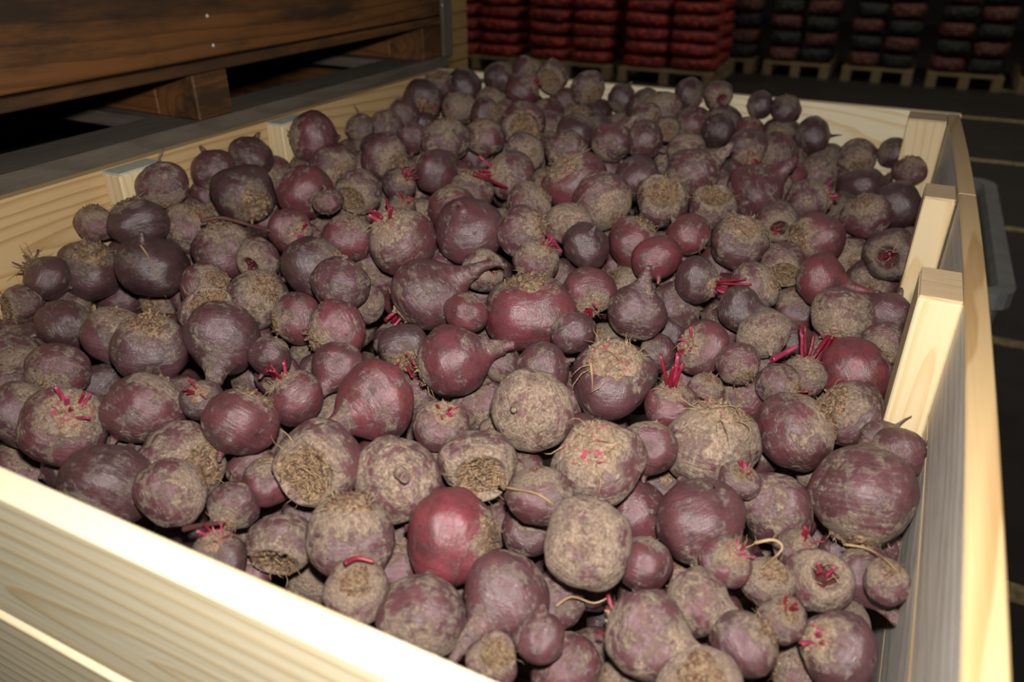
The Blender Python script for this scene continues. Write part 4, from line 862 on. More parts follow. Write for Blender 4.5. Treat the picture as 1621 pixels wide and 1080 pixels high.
(-0.2174,1.2264,1.0854,0.0363,-0.808,-0.168,-0.565,'n','p',0,5.57,'dusky purple beetroot, just right of the small clean red beetroot'),
(-0.2721,1.1200,1.0887,0.0346,0.604,-0.746,0.282,'n','d',0,2.86,'dusty brown beetroot, nearest one below right of the small clean red beetroot'),
(-0.3054,1.5173,1.1480,0.0429,0.024,0.733,0.680,'n','p',0,5.94,'dusky purple beetroot, just below right of the upper pale round beetroot'),
(-0.2767,1.4489,1.1455,0.0352,-0.921,0.155,0.356,'n','d',0,0.74,'dusty brown beetroot, nearest one left of the pointed-neck grey beetroot'),
(-0.1839,1.4846,1.1484,0.0408,-0.555,0.225,0.801,'n','d',0,5.32,'dusty brown beetroot, nearest one right of the pointed-neck grey beetroot'),
(-0.4054,1.5501,1.1526,0.0383,0.176,-0.742,0.647,'n','p',0,1.05,'dusky purple beetroot, just below left of the upper pale round beetroot'),
(-0.1271,1.7856,1.1346,0.0402,0.034,-0.864,0.503,'n','k',0,1.37,'dark beetroot, third one left of the far corner-post beetroot'),
(-0.0342,1.7796,1.0951,0.0428,-0.005,0.584,0.812,'n','k',0,5.33,'dark beetroot, nearest one below left of the far corner-post beetroot'),
(0.0239,1.7795,1.0925,0.0423,-0.344,0.335,0.877,'n','k',0,5.47,'dark beetroot, nearest one below the far corner-post beetroot'),
(-0.2270,1.7847,1.1817,0.0406,0.060,-0.905,0.422,'n','k',0,0.33,'dark beetroot, nearest one below right of the far-board dark beetroot'),
(-0.3542,1.7846,1.1936,0.0415,-0.035,-0.994,0.100,'n','k',0,4.46,'dark beetroot, just left of the far-board dark beetroot'),
(-0.2245,1.7910,1.2374,0.0336,0.126,-0.195,0.973,'n','k',0,4.59,'dark beetroot, just above right of the far-board dark beetroot'),
(-0.4672,1.7862,1.1986,0.0355,-0.902,-0.430,0.034,'n','k',0,4.67,'dark beetroot, second one above the upper pale round beetroot'),
(-0.4911,1.6485,1.2135,0.0368,0.918,-0.398,-0.003,'s','d',0,1.38,'dusty brown beetroot, third one above left of the upper pale round beetroot'),
(-0.6587,1.7849,1.1795,0.0409,-0.824,0.520,0.225,'n','k',0,6.19,'dark beetroot, third one below right of the topmost beetroot'),
(-0.7445,1.7845,1.2010,0.0414,-0.681,0.387,0.622,'n','d',0,3.61,'dusty brown beetroot, nearest one below right of the topmost beetroot'),
(-0.8413,1.7845,1.2679,0.0379,0.830,-0.426,0.360,'n','p',0,4.06,'dusky purple beetroot, just left of the topmost beetroot'),
(-0.9805,1.7858,1.1655,0.0398,-0.187,-0.889,0.419,'n','k',0,4.69,'dark beetroot, third one above left of the back ring-crown beetroot'),
(-1.0312,1.7760,1.1482,0.0441,0.263,-0.901,0.345,'s','d',0,4.85,'dusty brown beetroot, nearest one above the upper grey round beetroot'),
(-1.0784,1.7002,1.1838,0.0350,-0.656,-0.274,0.704,'n','d',0,5.29,'dusty brown beetroot, nearest one right of the back left-wall beetroot'),
(-0.8213,1.6197,1.1873,0.0431,-0.980,-0.178,0.090,'n','d',0,4.19,'dusty brown beetroot, nearest one left of the back ring-crown beetroot'),
(-0.7094,1.6219,1.1768,0.0422,-0.283,-0.853,-0.439,'n','d',0,1.65,'dusty brown beetroot, just right of the back ring-crown beetroot'),
(-0.5887,1.5851,1.1972,0.0401,0.285,-0.939,-0.194,'n','k',0,5.63,'dark beetroot, third one above the upper pink-scarred beetroot'),
(-0.7813,1.3937,1.1584,0.0388,0.901,0.396,0.180,'n','p',0,1.50,'dusky purple beetroot, nearest one below right of the upper grey round beetroot'),
(-0.7968,1.1975,1.1438,0.0383,-0.050,-0.959,0.280,'n','p',0,3.76,'dusky purple beetroot, nearest one below left of the upper grey round beetroot'),
(-0.8382,1.0508,1.1325,0.0331,0.593,0.237,0.769,'n','p',0,4.24,'dusky purple beetroot, fourth one below right of the tall left-wall beetroot'),
(-1.0261,0.7870,1.0388,0.0387,0.061,0.092,0.994,'n','p',0,5.58,'dusky purple beetroot, nearest one below right of the very dark left beetroot'),
(-0.9381,0.7550,1.0747,0.0315,0.991,-0.008,0.131,'n','d',0,0.69,'dusty brown beetroot, second one below right of the very dark left beetroot'),
(-0.9910,0.7354,1.0600,0.0319,0.292,-0.904,0.313,'s','d',0,5.12,'dusty brown beetroot, just below the very dark left beetroot'),
(-0.9838,0.6048,1.0370,0.0317,0.357,-0.903,-0.241,'n','k',0,2.29,'dark beetroot, second one above left of the left round purple beetroot'),
(-1.0295,0.5418,1.0694,0.0367,-0.535,-0.007,0.845,'n','k',0,0.22,'dark beetroot, fourth one above left of the left red-stubbed beetroot'),
(-0.9290,0.4739,1.1009,0.0292,0.009,-0.165,0.986,'n','d',0,3.06,'dusty brown beetroot, second one above left of the left red-stubbed beetroot'),
(-0.8474,0.5168,1.0695,0.0298,-0.944,-0.127,0.306,'s','k',0,2.83,'dark beetroot, nearest one above left of the left round purple beetroot'),
(-0.6324,0.4847,1.0526,0.0260,0.199,-0.980,-0.031,'n','d',0,0.01,'dusty brown beetroot, second one below right of the left round purple beetroot'),
(-0.7158,0.4436,1.0614,0.0266,-0.023,-0.942,0.335,'n','k',0,4.27,'dark beetroot, just above the big dark front-left beetroot'),
(-0.7610,0.4005,1.0486,0.0298,0.220,0.962,-0.160,'n','k',0,1.00,'dark beetroot, just below the left red-stubbed beetroot'),
(-1.0726,0.5911,1.0508,0.0343,-0.590,0.667,0.456,'n','d',0,5.60,'dusty brown beetroot, third one above the left red-stubbed beetroot'),
(-1.0772,0.5387,1.0677,0.0329,-0.489,0.291,-0.822,'n','d',0,2.76,'dusty brown beetroot, fifth one above left of the left red-stubbed beetroot'),
(-0.9069,0.4112,1.0383,0.0341,-0.239,-0.968,0.075,'n','p',0,1.71,'dusky purple beetroot, second one left of the left red-stubbed beetroot'),
(-1.0389,0.8576,1.1078,0.0313,-0.252,-0.917,0.310,'n','d',0,2.02,'dusty brown beetroot, just above right of the very dark left beetroot'),
(-1.0432,0.8728,1.1613,0.0284,0.758,-0.618,0.211,'n','k',0,4.22,'dark beetroot, just below the thin-root left-wall beetroot'),
(-1.0509,0.9378,1.1327,0.0329,0.305,-0.449,0.840,'n','p',0,3.55,'dusky purple beetroot, just below left of the tan-scarred dark beetroot'),
]
FILL = [(-0.278,0.306,1.047,0.043),(-0.981,1.691,1.128,0.026),(-0.231,0.635,1.041,0.037),(-0.376,1.351,1.117,0.034),(-0.906,1.520,1.147,0.043),(-0.686,0.560,1.043,0.026),(-1.022,0.284,1.025,0.040),(-0.683,1.341,1.136,0.034),(-0.528,1.073,1.110,0.027),(-0.297,1.685,1.143,0.027),(-0.059,0.647,0.991,0.036),(0.055,0.588,1.014,0.028),(-0.136,1.272,1.057,0.030),(-0.483,0.517,1.089,0.031),(-0.856,1.288,1.122,0.027),(-0.644,1.389,1.166,0.032),(-0.428,0.427,1.005,0.036),(-0.528,0.407,1.011,0.039),(-0.960,0.333,0.998,0.027),(-0.265,1.349,1.121,0.031),(-0.032,0.309,0.978,0.040),(-0.507,0.914,1.113,0.041),(-0.520,0.278,1.032,0.026),(0.031,0.384,0.970,0.040),(-0.409,0.281,1.018,0.029),(-0.520,1.537,1.147,0.029),(-0.782,0.462,1.067,0.036),(-0.324,0.971,1.101,0.027),(-0.940,1.625,1.138,0.029),(-1.037,0.331,0.984,0.029),(-0.483,1.143,1.126,0.041),(-1.069,0.424,0.999,0.027),(-0.948,0.869,1.095,0.043),(-0.177,1.093,1.055,0.035),(0.038,0.318,0.999,0.031),(-0.580,1.177,1.123,0.030),(-0.911,1.402,1.137,0.045),(-0.870,0.860,1.104,0.027),(-0.826,0.756,1.080,0.037),(-0.035,0.883,1.027,0.037),(-0.924,1.316,1.137,0.044),(-0.059,0.557,0.992,0.041),(-0.828,0.683,1.058,0.043),(-0.581,0.286,1.009,0.035),(-0.257,1.653,1.097,0.031),(-0.860,0.336,1.050,0.029),(-0.994,1.072,1.092,0.042),(-0.225,0.282,0.993,0.027),(-0.373,0.271,1.059,0.026),(-0.585,1.419,1.152,0.029),(-0.784,0.583,1.045,0.030),(0.063,1.419,1.110,0.030),(0.015,1.718,1.050,0.029),(-0.409,1.425,1.149,0.028),(-0.220,1.449,1.092,0.038),(-0.176,0.326,0.981,0.030),(-0.749,0.317,1.012,0.029),(-0.321,1.230,1.098,0.030),(0.056,1.649,1.092,0.029),(-0.995,1.341,1.166,0.032),(0.000,1.217,1.051,0.027),(-0.488,1.039,1.136,0.034),(-0.685,1.232,1.166,0.030),(-0.825,0.291,1.053,0.027),(-1.062,0.278,0.966,0.031),(-0.375,0.346,1.036,0.040),(-0.781,0.980,1.108,0.033),(0.059,1.024,1.042,0.037),(-0.998,1.233,1.112,0.040),(-0.729,1.286,1.142,0.029),(-0.307,1.392,1.105,0.029),(-0.264,1.542,1.104,0.026),(-0.756,1.144,1.107,0.032),(-0.014,0.474,0.971,0.035),(-0.946,0.395,0.992,0.031),(-1.049,1.444,1.124,0.027),(-0.610,1.241,1.114,0.028),(-0.181,0.530,1.013,0.029),(-0.456,0.824,1.067,0.036),(-0.562,0.861,1.102,0.031),(-0.532,0.594,1.063,0.039),(-0.627,1.611,1.128,0.041),(-1.020,0.345,1.036,0.027),(-0.969,0.468,1.011,0.036),(-0.069,1.327,1.084,0.026),(-0.892,0.955,1.092,0.032),(-0.186,0.392,0.973,0.030),(-0.904,0.607,1.057,0.034),(-0.140,1.094,1.120,0.027),(-0.175,0.757,1.027,0.037),(-0.126,1.484,1.114,0.029),(-0.086,0.355,0.972,0.028),(-0.436,1.721,1.131,0.028),(-0.928,0.324,1.039,0.027),(-0.251,0.724,1.034,0.032),(-0.902,1.243,1.112,0.032),(-0.524,0.787,1.067,0.028),(-0.703,0.645,1.048,0.044),(-1.060,1.017,1.137,0.026),(-0.454,0.562,1.055,0.027),(-0.685,0.766,1.073,0.040),(-0.398,1.077,1.088,0.033),(-0.420,0.634,1.050,0.039),(-0.394,1.666,1.149,0.035),(-0.885,0.503,1.030,0.030),(-0.913,0.685,1.043,0.038),(-0.096,1.088,1.046,0.032),(-0.461,1.296,1.141,0.026),(-1.063,0.907,1.077,0.029),(-0.524,0.329,1.000,0.033),(-0.124,0.284,0.968,0.027),(-0.546,0.736,1.091,0.029),(-0.368,1.468,1.123,0.038),(-0.676,0.328,1.015,0.039),(-0.931,0.273,0.992,0.029),(-0.668,1.143,1.105,0.035),(-0.957,1.130,1.098,0.026),(-0.755,1.081,1.121,0.026),(-0.183,1.610,1.097,0.038),(-0.389,0.922,1.081,0.037),(-0.145,1.533,1.072,0.037),(-0.835,1.458,1.159,0.033),(0.039,0.451,1.007,0.036),(-0.503,1.675,1.141,0.040),(-0.224,1.385,1.082,0.032),(-0.048,1.288,1.042,0.026),(-0.858,1.340,1.141,0.028),(-0.599,0.606,1.042,0.033),(-0.078,0.693,1.023,0.027),(-0.990,1.456,1.128,0.038),(-0.196,1.165,1.063,0.037),(-0.164,0.831,1.038,0.035),(-0.838,0.460,1.031,0.027),(-0.814,0.611,1.090,0.032),(-0.931,0.524,1.067,0.034),(-0.887,1.647,1.159,0.029),(-0.333,0.796,1.054,0.032),(-0.652,0.692,1.072,0.029),(-0.702,1.425,1.141,0.027),(-0.231,0.856,1.043,0.026),(-0.634,1.006,1.121,0.030),(-0.947,1.173,1.129,0.028),(-0.613,1.517,1.125,0.031),(-0.769,0.910,1.113,0.029),(0.026,0.648,0.983,0.037),(-0.801,0.841,1.099,0.028),(-0.487,1.777,1.137,0.032),(-1.069,1.503,1.131,0.031),(0.053,0.270,0.965,0.032),(-0.246,1.291,1.088,0.026),(-1.024,0.569,1.014,0.029),(-0.252,0.491,1.026,0.028),(-0.316,0.275,0.990,0.031),(-0.855,1.211,1.117,0.028),(-0.648,1.286,1.129,0.032),(-1.021,0.652,1.040,0.032),(-0.101,0.752,1.010,0.038),(-1.006,0.418,1.016,0.028),(-0.272,0.976,1.065,0.027),(-0.841,1.245,1.159,0.029),(-0.471,0.294,1.014,0.029),(-1.059,0.499,1.022,0.030),(-0.050,0.397,1.008,0.028),(-1.070,0.363,1.035,0.029),(-0.604,0.286,1.066,0.030),(-0.828,0.269,1.000,0.030),(-1.069,1.056,1.100,0.030),(-0.511,1.381,1.126,0.031),(-0.714,0.294,1.073,0.026),(-0.257,0.814,1.068,0.026),(-0.579,0.787,1.075,0.027),(-0.437,0.343,0.999,0.035),(-0.155,1.672,1.083,0.035),(-0.346,1.574,1.113,0.035),(-1.011,0.920,1.082,0.027),(-0.626,1.461,1.126,0.027),(-0.010,0.731,1.009,0.028),(-1.067,1.268,1.114,0.031),(-0.758,0.709,1.056,0.034),(-0.738,0.835,1.084,0.037),(-0.981,1.574,1.126,0.032),(-0.563,1.032,1.127,0.028),(-0.129,0.368,1.019,0.032),(-0.758,0.773,1.086,0.027),(-0.090,0.305,1.019,0.033),(-0.298,0.634,1.040,0.026),(-0.733,0.541,1.067,0.034),(0.060,1.401,1.055,0.027),(-0.878,0.294,1.019,0.030),(0.051,1.132,1.036,0.029),(-0.283,0.366,0.988,0.031),(-0.213,0.580,1.023,0.026),(-0.623,1.088,1.101,0.035),(-0.524,1.220,1.108,0.031),(-0.834,0.904,1.135,0.036),(-1.067,1.713,1.119,0.027),(-0.774,0.272,1.058,0.031),(0.026,0.917,1.016,0.027),(-0.990,1.357,1.109,0.027),(-0.310,1.292,1.090,0.032),(-0.298,0.557,1.018,0.030),(-0.481,0.751,1.086,0.028),(-0.209,0.320,1.029,0.028),(-1.006,1.306,1.117,0.028),(-0.956,0.532,1.012,0.030),(-0.880,0.811,1.068,0.038),(-0.726,1.221,1.120,0.028),(0.028,1.079,1.043,0.027),(-0.284,1.184,1.099,0.032),(-0.883,1.698,1.147,0.028),(-0.522,0.989,1.099,0.036),(-0.969,1.043,1.149,0.031),(-0.628,0.548,1.042,0.029),(-0.568,1.101,1.145,0.028),(-0.999,0.372,0.993,0.027),(-0.841,1.557,1.142,0.036),(-0.053,1.692,1.071,0.028),(-0.122,0.539,1.008,0.033),(-0.793,0.523,1.053,0.027),(-0.774,1.329,1.139,0.031),(-0.605,1.692,1.132,0.026),(-0.909,1.113,1.119,0.027),(-0.516,1.735,1.167,0.027),(-0.285,1.585,1.139,0.030),(-0.603,1.647,1.174,0.026),(-0.208,1.542,1.095,0.030),(-0.993,1.762,1.051,0.044),(-0.707,0.856,1.024,0.037),(-1.042,1.545,1.061,0.046),(-0.023,1.666,1.016,0.032),(-0.561,1.478,1.087,0.039),(-0.413,0.289,0.945,0.033),(-0.740,1.581,1.075,0.034),(-0.610,0.664,0.966,0.045),(-0.483,1.066,1.055,0.039),(-0.319,1.619,1.040,0.037),(-0.349,1.771,1.023,0.035),(-0.247,0.319,0.900,0.030),(-0.408,1.484,1.062,0.029),(-0.736,1.383,1.111,0.027),(-0.150,0.556,0.946,0.037),(-0.053,1.219,0.962,0.034),(-0.431,1.630,1.044,0.040),(-0.672,0.767,1.009,0.026),(-0.722,0.485,0.969,0.043),(-0.069,1.325,0.995,0.040),(-0.870,1.004,1.035,0.028),(-0.517,1.158,1.038,0.040),(-0.068,0.454,0.918,0.030),(-0.672,0.353,0.941,0.030),(-0.483,0.657,0.985,0.037),(-0.605,1.153,1.060,0.031),(-0.767,1.494,1.047,0.029),(-0.378,0.882,1.002,0.039),(-0.636,0.551,0.966,0.038),(-0.198,1.736,1.032,0.041),(-0.158,0.834,0.970,0.027),(-0.530,1.007,1.035,0.034),(-0.603,0.827,1.014,0.046),(-0.751,0.933,1.052,0.032),(-0.367,1.420,1.070,0.031),(-0.941,1.644,1.058,0.038),(-0.064,1.235,1.028,0.031),(-0.985,0.770,0.985,0.031),(0.016,1.158,0.946,0.032),(-0.524,0.554,1.005,0.030),(-0.491,0.362,0.923,0.036),(-0.234,1.443,1.026,0.029),(-0.383,0.787,0.970,0.040),(-0.464,0.972,1.059,0.037),(-0.635,1.290,1.075,0.028),(-0.921,0.358,0.937,0.044),(-0.973,1.287,1.034,0.031),(0.045,0.500,0.906,0.027),(-0.314,0.875,1.022,0.031),(-0.800,0.733,0.997,0.042),(-0.018,0.698,0.954,0.032),(-0.585,0.501,0.971,0.026),(-0.949,0.870,1.025,0.030),(-0.533,0.718,1.017,0.043),(-0.984,0.699,0.964,0.031),(-0.346,0.950,0.990,0.043),(-0.546,0.787,0.985,0.029),(-0.793,1.751,1.083,0.040),(-0.974,0.963,1.013,0.034),(-0.712,1.717,1.064,0.044),(-0.065,0.801,0.967,0.036),(-0.460,1.131,1.032,0.028),(-0.916,1.107,1.067,0.027),(-0.354,0.495,0.934,0.039),(-0.093,0.380,0.880,0.030),(-0.031,1.380,0.975,0.030),(-0.102,1.409,0.992,0.040),(-0.501,1.603,1.070,0.030),(-0.549,0.456,0.944,0.035),(-0.109,0.954,0.991,0.038),(-0.146,1.588,1.020,0.034),(-0.042,0.538,0.904,0.033),(-0.280,0.742,0.967,0.027),(-0.254,0.651,0.945,0.030),(-0.187,1.408,1.009,0.029),(-0.272,1.562,1.046,0.034),(-0.604,1.338,1.046,0.031),(-0.709,1.092,1.045,0.028),(-0.408,0.608,0.965,0.027),(-0.888,1.375,1.042,0.036),(-0.581,1.220,1.057,0.031),(-0.447,1.194,1.030,0.032),(-0.448,0.545,0.955,0.038),(-0.339,0.632,0.979,0.044),(-0.847,0.493,0.986,0.032),(-0.331,0.714,0.951,0.031),(-0.287,1.683,1.011,0.029),(-0.100,1.017,0.979,0.030),(0.053,0.788,0.913,0.035),(-0.331,1.472,1.049,0.032),(-0.180,1.511,1.009,0.030),(-0.257,0.793,1.018,0.032),(-0.343,0.334,0.974,0.026),(-0.940,1.528,1.039,0.036),(-0.764,0.429,0.976,0.030),(-0.158,0.484,0.962,0.037),(-0.448,1.373,1.082,0.026),(-0.605,0.358,0.947,0.034),(-0.556,1.708,1.085,0.044),(-0.835,0.817,1.008,0.029),(-0.839,1.101,1.045,0.028),(-0.739,1.324,1.060,0.028),(-0.773,1.427,1.068,0.027),(-0.044,1.768,1.021,0.030),(-1.042,1.401,1.029,0.041),(-0.201,1.237,1.017,0.030),(-0.362,1.192,1.063,0.032),(-0.180,0.939,0.986,0.038),(-0.834,1.180,1.038,0.040),(-0.235,1.680,1.034,0.030),(-0.176,1.308,1.016,0.041),(-0.134,0.630,0.954,0.040),(0.012,0.540,0.932,0.027),(0.011,0.847,0.954,0.043),(-1.049,1.196,1.022,0.035),(-0.898,0.663,0.956,0.037),(-0.900,1.750,1.071,0.040),(-0.850,1.635,1.096,0.045),(-0.616,1.043,1.025,0.029),(-0.030,0.380,0.905,0.043),(-0.158,0.275,0.889,0.028),(0.023,1.281,0.978,0.028),(-0.694,1.028,1.055,0.037),(-0.848,0.566,1.025,0.037),(0.032,0.599,0.888,0.035),(-0.999,1.142,1.037,0.042),(-0.397,1.317,1.055,0.031),(-0.347,1.348,1.033,0.034),(-0.272,0.406,0.948,0.029),(-0.949,1.050,1.030,0.041),(-0.367,0.416,0.946,0.034),(0.048,0.985,0.985,0.026),(-0.174,0.709,0.941,0.032),(-1.040,0.478,0.962,0.033),(-0.798,1.241,1.090,0.036),(-0.627,0.461,0.962,0.036),(-0.126,1.212,1.006,0.041),(-0.718,1.235,1.057,0.035),(-0.763,1.645,1.098,0.027),(-1.033,0.614,0.962,0.026),(-0.070,0.289,0.924,0.033),(-0.245,1.045,0.997,0.043),(-0.900,1.281,1.043,0.031),(-0.423,1.721,1.047,0.039),(-0.426,1.562,1.051,0.033),(-0.864,0.297,0.914,0.044),(-0.928,1.193,1.063,0.044),(-0.037,1.067,0.972,0.038),(-0.667,1.191,1.037,0.030),(-0.557,1.405,1.070,0.027),(-0.479,0.454,0.965,0.028),(-0.551,1.565,1.115,0.027),(-0.345,1.166,1.002,0.038),(-1.013,0.401,0.918,0.029),(-0.436,1.788,1.086,0.029),(-0.828,1.328,1.043,0.044),(-0.270,1.476,1.059,0.026),(-0.970,1.380,1.031,0.031),(-0.309,1.706,1.063,0.031),(-0.100,1.031,1.035,0.029),(-0.767,1.044,1.020,0.031),(-1.064,0.374,0.919,0.032),(0.020,1.521,0.978,0.036),(-0.790,0.636,0.967,0.040),(-0.478,1.492,1.059,0.028),(-1.005,0.337,0.897,0.035),(-0.874,1.452,1.043,0.030),(-0.202,0.653,0.980,0.036),(-0.838,1.419,1.108,0.032),(-0.301,1.514,1.024,0.029),(-0.362,1.266,1.055,0.027),(-0.106,1.735,0.992,0.033),(-0.328,0.363,0.910,0.029),(-0.847,0.864,1.034,0.026),(-0.252,1.256,1.018,0.028),(-0.939,0.927,1.049,0.030),(-0.490,1.314,1.081,0.027),(-0.680,0.958,1.029,0.039),(-0.305,1.231,1.046,0.028),(-0.401,1.085,1.016,0.032),(-0.771,0.544,0.961,0.036),(-0.341,1.671,1.022,0.026),(0.066,1.118,0.982,0.031),(-0.496,0.827,1.016,0.033),(-0.867,0.717,1.018,0.027),(-0.585,0.910,1.032,0.026),(-0.303,1.293,1.032,0.029),(-0.995,0.571,0.926,0.046),(-1.045,1.699,1.058,0.030),(-0.619,1.491,1.044,0.032),(-0.662,0.719,0.970,0.029),(-0.252,1.708,1.082,0.030),(-0.141,0.338,0.926,0.035),(-0.634,1.411,1.051,0.042),(-0.737,0.343,0.958,0.036),(-0.171,0.397,0.896,0.028),(-1.061,0.983,1.070,0.042),(-0.666,1.622,1.065,0.039),(-0.105,1.650,1.022,0.033),(-0.378,1.001,1.054,0.026),(-1.010,1.414,1.086,0.026),(-0.497,1.259,1.061,0.036),(-0.577,1.640,1.072,0.030),(-0.005,0.972,0.938,0.037),(-0.599,1.577,1.043,0.046),(-0.110,0.752,0.928,0.031),(-0.082,1.533,1.011,0.028),(0.026,0.448,0.894,0.033),(-0.660,1.466,1.081,0.030),(0.040,1.081,0.944,0.032),(-0.096,1.109,0.978,0.033),(-0.049,1.596,0.985,0.036),(-1.056,1.336,1.063,0.032),(-0.852,0.938,1.025,0.033),(-0.288,1.348,1.058,0.031),(-0.714,1.439,1.049,0.030),(-0.984,0.320,0.950,0.028),(-0.839,1.492,1.099,0.039),(-0.250,0.515,0.942,0.030),(-0.414,0.683,0.982,0.039),(-1.012,1.643,1.040,0.028),(-0.819,0.385,0.954,0.032),(-1.003,0.533,0.984,0.026),(-0.000,1.137,1.006,0.034),(-0.917,0.506,0.935,0.034),(-0.648,1.779,1.066,0.029),(-0.284,1.163,1.046,0.026),(-0.067,0.920,0.951,0.032),(-0.211,1.571,1.032,0.026),(-1.065,0.894,1.005,0.028),(-0.931,1.417,1.072,0.026),(-0.003,1.740,0.973,0.033),(-0.748,0.806,1.029,0.027),(-0.430,1.408,1.048,0.027),(-0.852,0.431,0.942,0.027),(0.052,1.449,0.976,0.030),(-0.930,0.588,0.947,0.027),(-0.617,0.875,1.080,0.034),(-0.892,1.562,1.085,0.037),(-0.232,1.348,1.029,0.028),(-0.060,0.611,0.913,0.034),(-1.025,1.039,1.028,0.030),(-0.321,1.050,0.998,0.036),(-0.217,0.831,0.964,0.029),(-0.777,0.286,0.950,0.035),(-0.284,1.112,1.014,0.039),(-0.150,1.051,0.988,0.035),(-0.505,0.901,1.035,0.035),(-0.707,0.649,0.967,0.039),(-0.953,0.808,1.039,0.038),(-0.259,0.935,0.980,0.028),(0.069,1.031,0.980,0.027),(0.067,1.363,0.989,0.028),(-0.610,0.291,0.937,0.035),(0.013,1.339,0.965,0.029),(-0.530,0.490,1.004,0.028),(-0.558,0.610,0.972,0.030),(-0.713,1.521,1.054,0.035),(-0.654,1.686,1.053,0.026),(-0.874,0.781,0.997,0.027),(-0.411,1.135,1.050,0.027),(-0.174,1.135,0.974,0.037),(-0.987,0.484,0.921,0.036),(-1.072,0.299,0.899,0.029),(-0.778,0.977,1.020,0.028),(0.034,0.692,0.915,0.030),(0.048,0.300,0.903,0.040),(-0.606,0.749,1.024,0.037),(-0.720,1.773,1.116,0.031),(-0.244,1.517,1.020,0.029),(-0.841,0.333,0.982,0.026),(-0.001,0.273,0.934,0.028),(-0.437,0.914,1.017,0.027),(-0.663,0.270,0.987,0.027),(-0.335,0.273,0.909,0.029),(-1.072,0.449,0.912,0.027),(-0.906,0.586,0.993,0.027),(-0.416,1.437,1.093,0.026),(-0.970,0.638,0.962,0.029),(-0.488,1.427,1.064,0.034),(-0.196,0.451,0.912,0.026),(-0.978,1.464,1.040,0.032),(-0.590,0.975,1.052,0.027),(-0.257,1.178,0.999,0.029),(-0.922,0.734,0.983,0.039),(-0.407,0.367,0.925,0.037),(-0.118,0.399,0.939,0.031),(-0.103,0.698,0.967,0.034),(-0.245,0.455,0.954,0.029),(-0.185,0.287,0.940,0.028),(-0.697,0.578,0.977,0.027),(-0.665,1.342,1.064,0.032),(-0.007,0.626,0.934,0.029),(-0.646,1.113,1.028,0.036),(-0.127,1.471,1.047,0.031),(-0.841,0.992,1.081,0.029),(-0.465,0.746,0.978,0.030),(-0.790,1.546,1.053,0.030),(-1.032,1.175,1.092,0.030),(-0.677,1.209,1.111,0.027),(-0.349,1.553,1.022,0.028),(-0.661,0.490,1.005,0.026),(-0.277,0.601,0.969,0.026),(-0.368,1.649,1.091,0.035),(-0.778,0.895,1.016,0.027),(-1.034,0.836,0.983,0.040),(-0.328,0.755,1.000,0.029),(-0.401,1.225,1.029,0.026),(-0.528,1.534,1.062,0.027),(-0.541,0.274,0.933,0.035),(-0.796,0.479,0.955,0.030),(-0.779,1.128,1.030,0.029),(0.016,1.403,0.993,0.027),(-0.222,0.567,0.961,0.036),(-0.810,0.899,1.066,0.031)]
LOOSE = [('cut_stalk', 'stem_pink', 0.0045, [(-0.0759, 0.8628, 1.1263), (-0.0525, 0.8926, 1.1366)], 'short cut pink stalk lying level, left of the long-stalk tan beetroot'), ('cut_stalk', 'stem', 0.004, [(-0.6151, 1.0959, 1.2249), (-0.5953, 1.1143, 1.2118), (-0.581, 1.1519, 1.189)], 'dark red stalk piece lying in the upper middle of the heap'), ('dead_root', 'stem_dry', 0.004, [(-0.8946, 0.7652, 1.2039), (-0.8795, 0.7902, 1.2032), (-0.8589, 0.8176, 1.1877), (-0.8102, 0.8157, 1.1852)], 'long dark dead root lying across beetroots at upper left'), ('straw_stalk', 'fibre', 0.0012, [(-0.9403, 0.69, 1.1846), (-0.9265, 0.6864, 1.1747), (-0.9174, 0.6838, 1.1617), (-0.9106, 0.6842, 1.1361), (-0.9231, 0.6988, 1.0978)], 'thin pale straw lying down the very dark left beetroot'), ('straw_stalk', 'fibre', 0.0013, [(-0.2759, 0.5271, 1.1052), (-0.2487, 0.5111, 1.1231), (-0.2278, 0.5112, 1.1255), (-0.2112, 0.515, 1.1152)], 'thin curved straw right of the pale ragged-crown beetroot'), ('cut_stalk', 'stem_pink', 0.004, [(-0.4197, 0.964, 1.1947), (-0.384, 0.9274, 1.1888)], 'short pale pink stalk above the largest central beetroot'), ('cut_stalk', 'stem', 0.003, [(-0.3397, 0.3656, 1.1172), (-0.3343, 0.3759, 1.1171), (-0.3215, 0.3821, 1.1127)], 'thin red stalk across the small pale front-board beetroot'), ('straw_stalk', 'fibre', 0.0013, [(0.0392, 0.6365, 1.0689), (0.0576, 0.6292, 1.0781), (0.0719, 0.601, 1.0956), (0.0828, 0.5901, 1.0951)], 'twisted straw stalk under the huge right-wall beetroot'), ('straw_stalk', 'fibre', 0.0014, [(-0.258, 0.7234, 1.1476), (-0.2493, 0.7095, 1.1278), (-0.25, 0.7124, 1.0912)], 'dry brown stalk hanging down the straw-topped beetroot'), ('straw_stalk', 'fibre', 0.0015, [(-0.0359, 0.579, 1.0877), (-0.0206, 0.5845, 1.0933), (-0.0119, 0.5807, 1.0886), (-0.0247, 0.5511, 1.0859)], 'curled grey straw above the red-hollow beetroot'), ('cut_stalk', 'stem_dry', 0.003, [(-0.5265, 0.3575, 1.0865), (-0.5021, 0.3605, 1.0987), (-0.4785, 0.3632, 1.109)], 'dark red stalk lying behind the left part of the front board'), ('straw_stalk', 'fibre', 0.0015, [(-0.183, 0.4574, 1.0532), (-0.1733, 0.4709, 1.0566), (-0.1569, 0.4856, 1.0422), (-0.1451, 0.4947, 1.0472)], 'tangled straw beside the pale blunt-root beetroot')]
rnd = random.Random(11)
GROUP = 'beetroots heaped in the pine crate'
def child(nm, me, root, seed, tone):
    o = bpy.data.objects.new(nm, me); C.objects.link(o); o.parent = root
    o.color = (seed, min(1, max(0, tone[0] + 0)), tone[1], tone[2]); return o
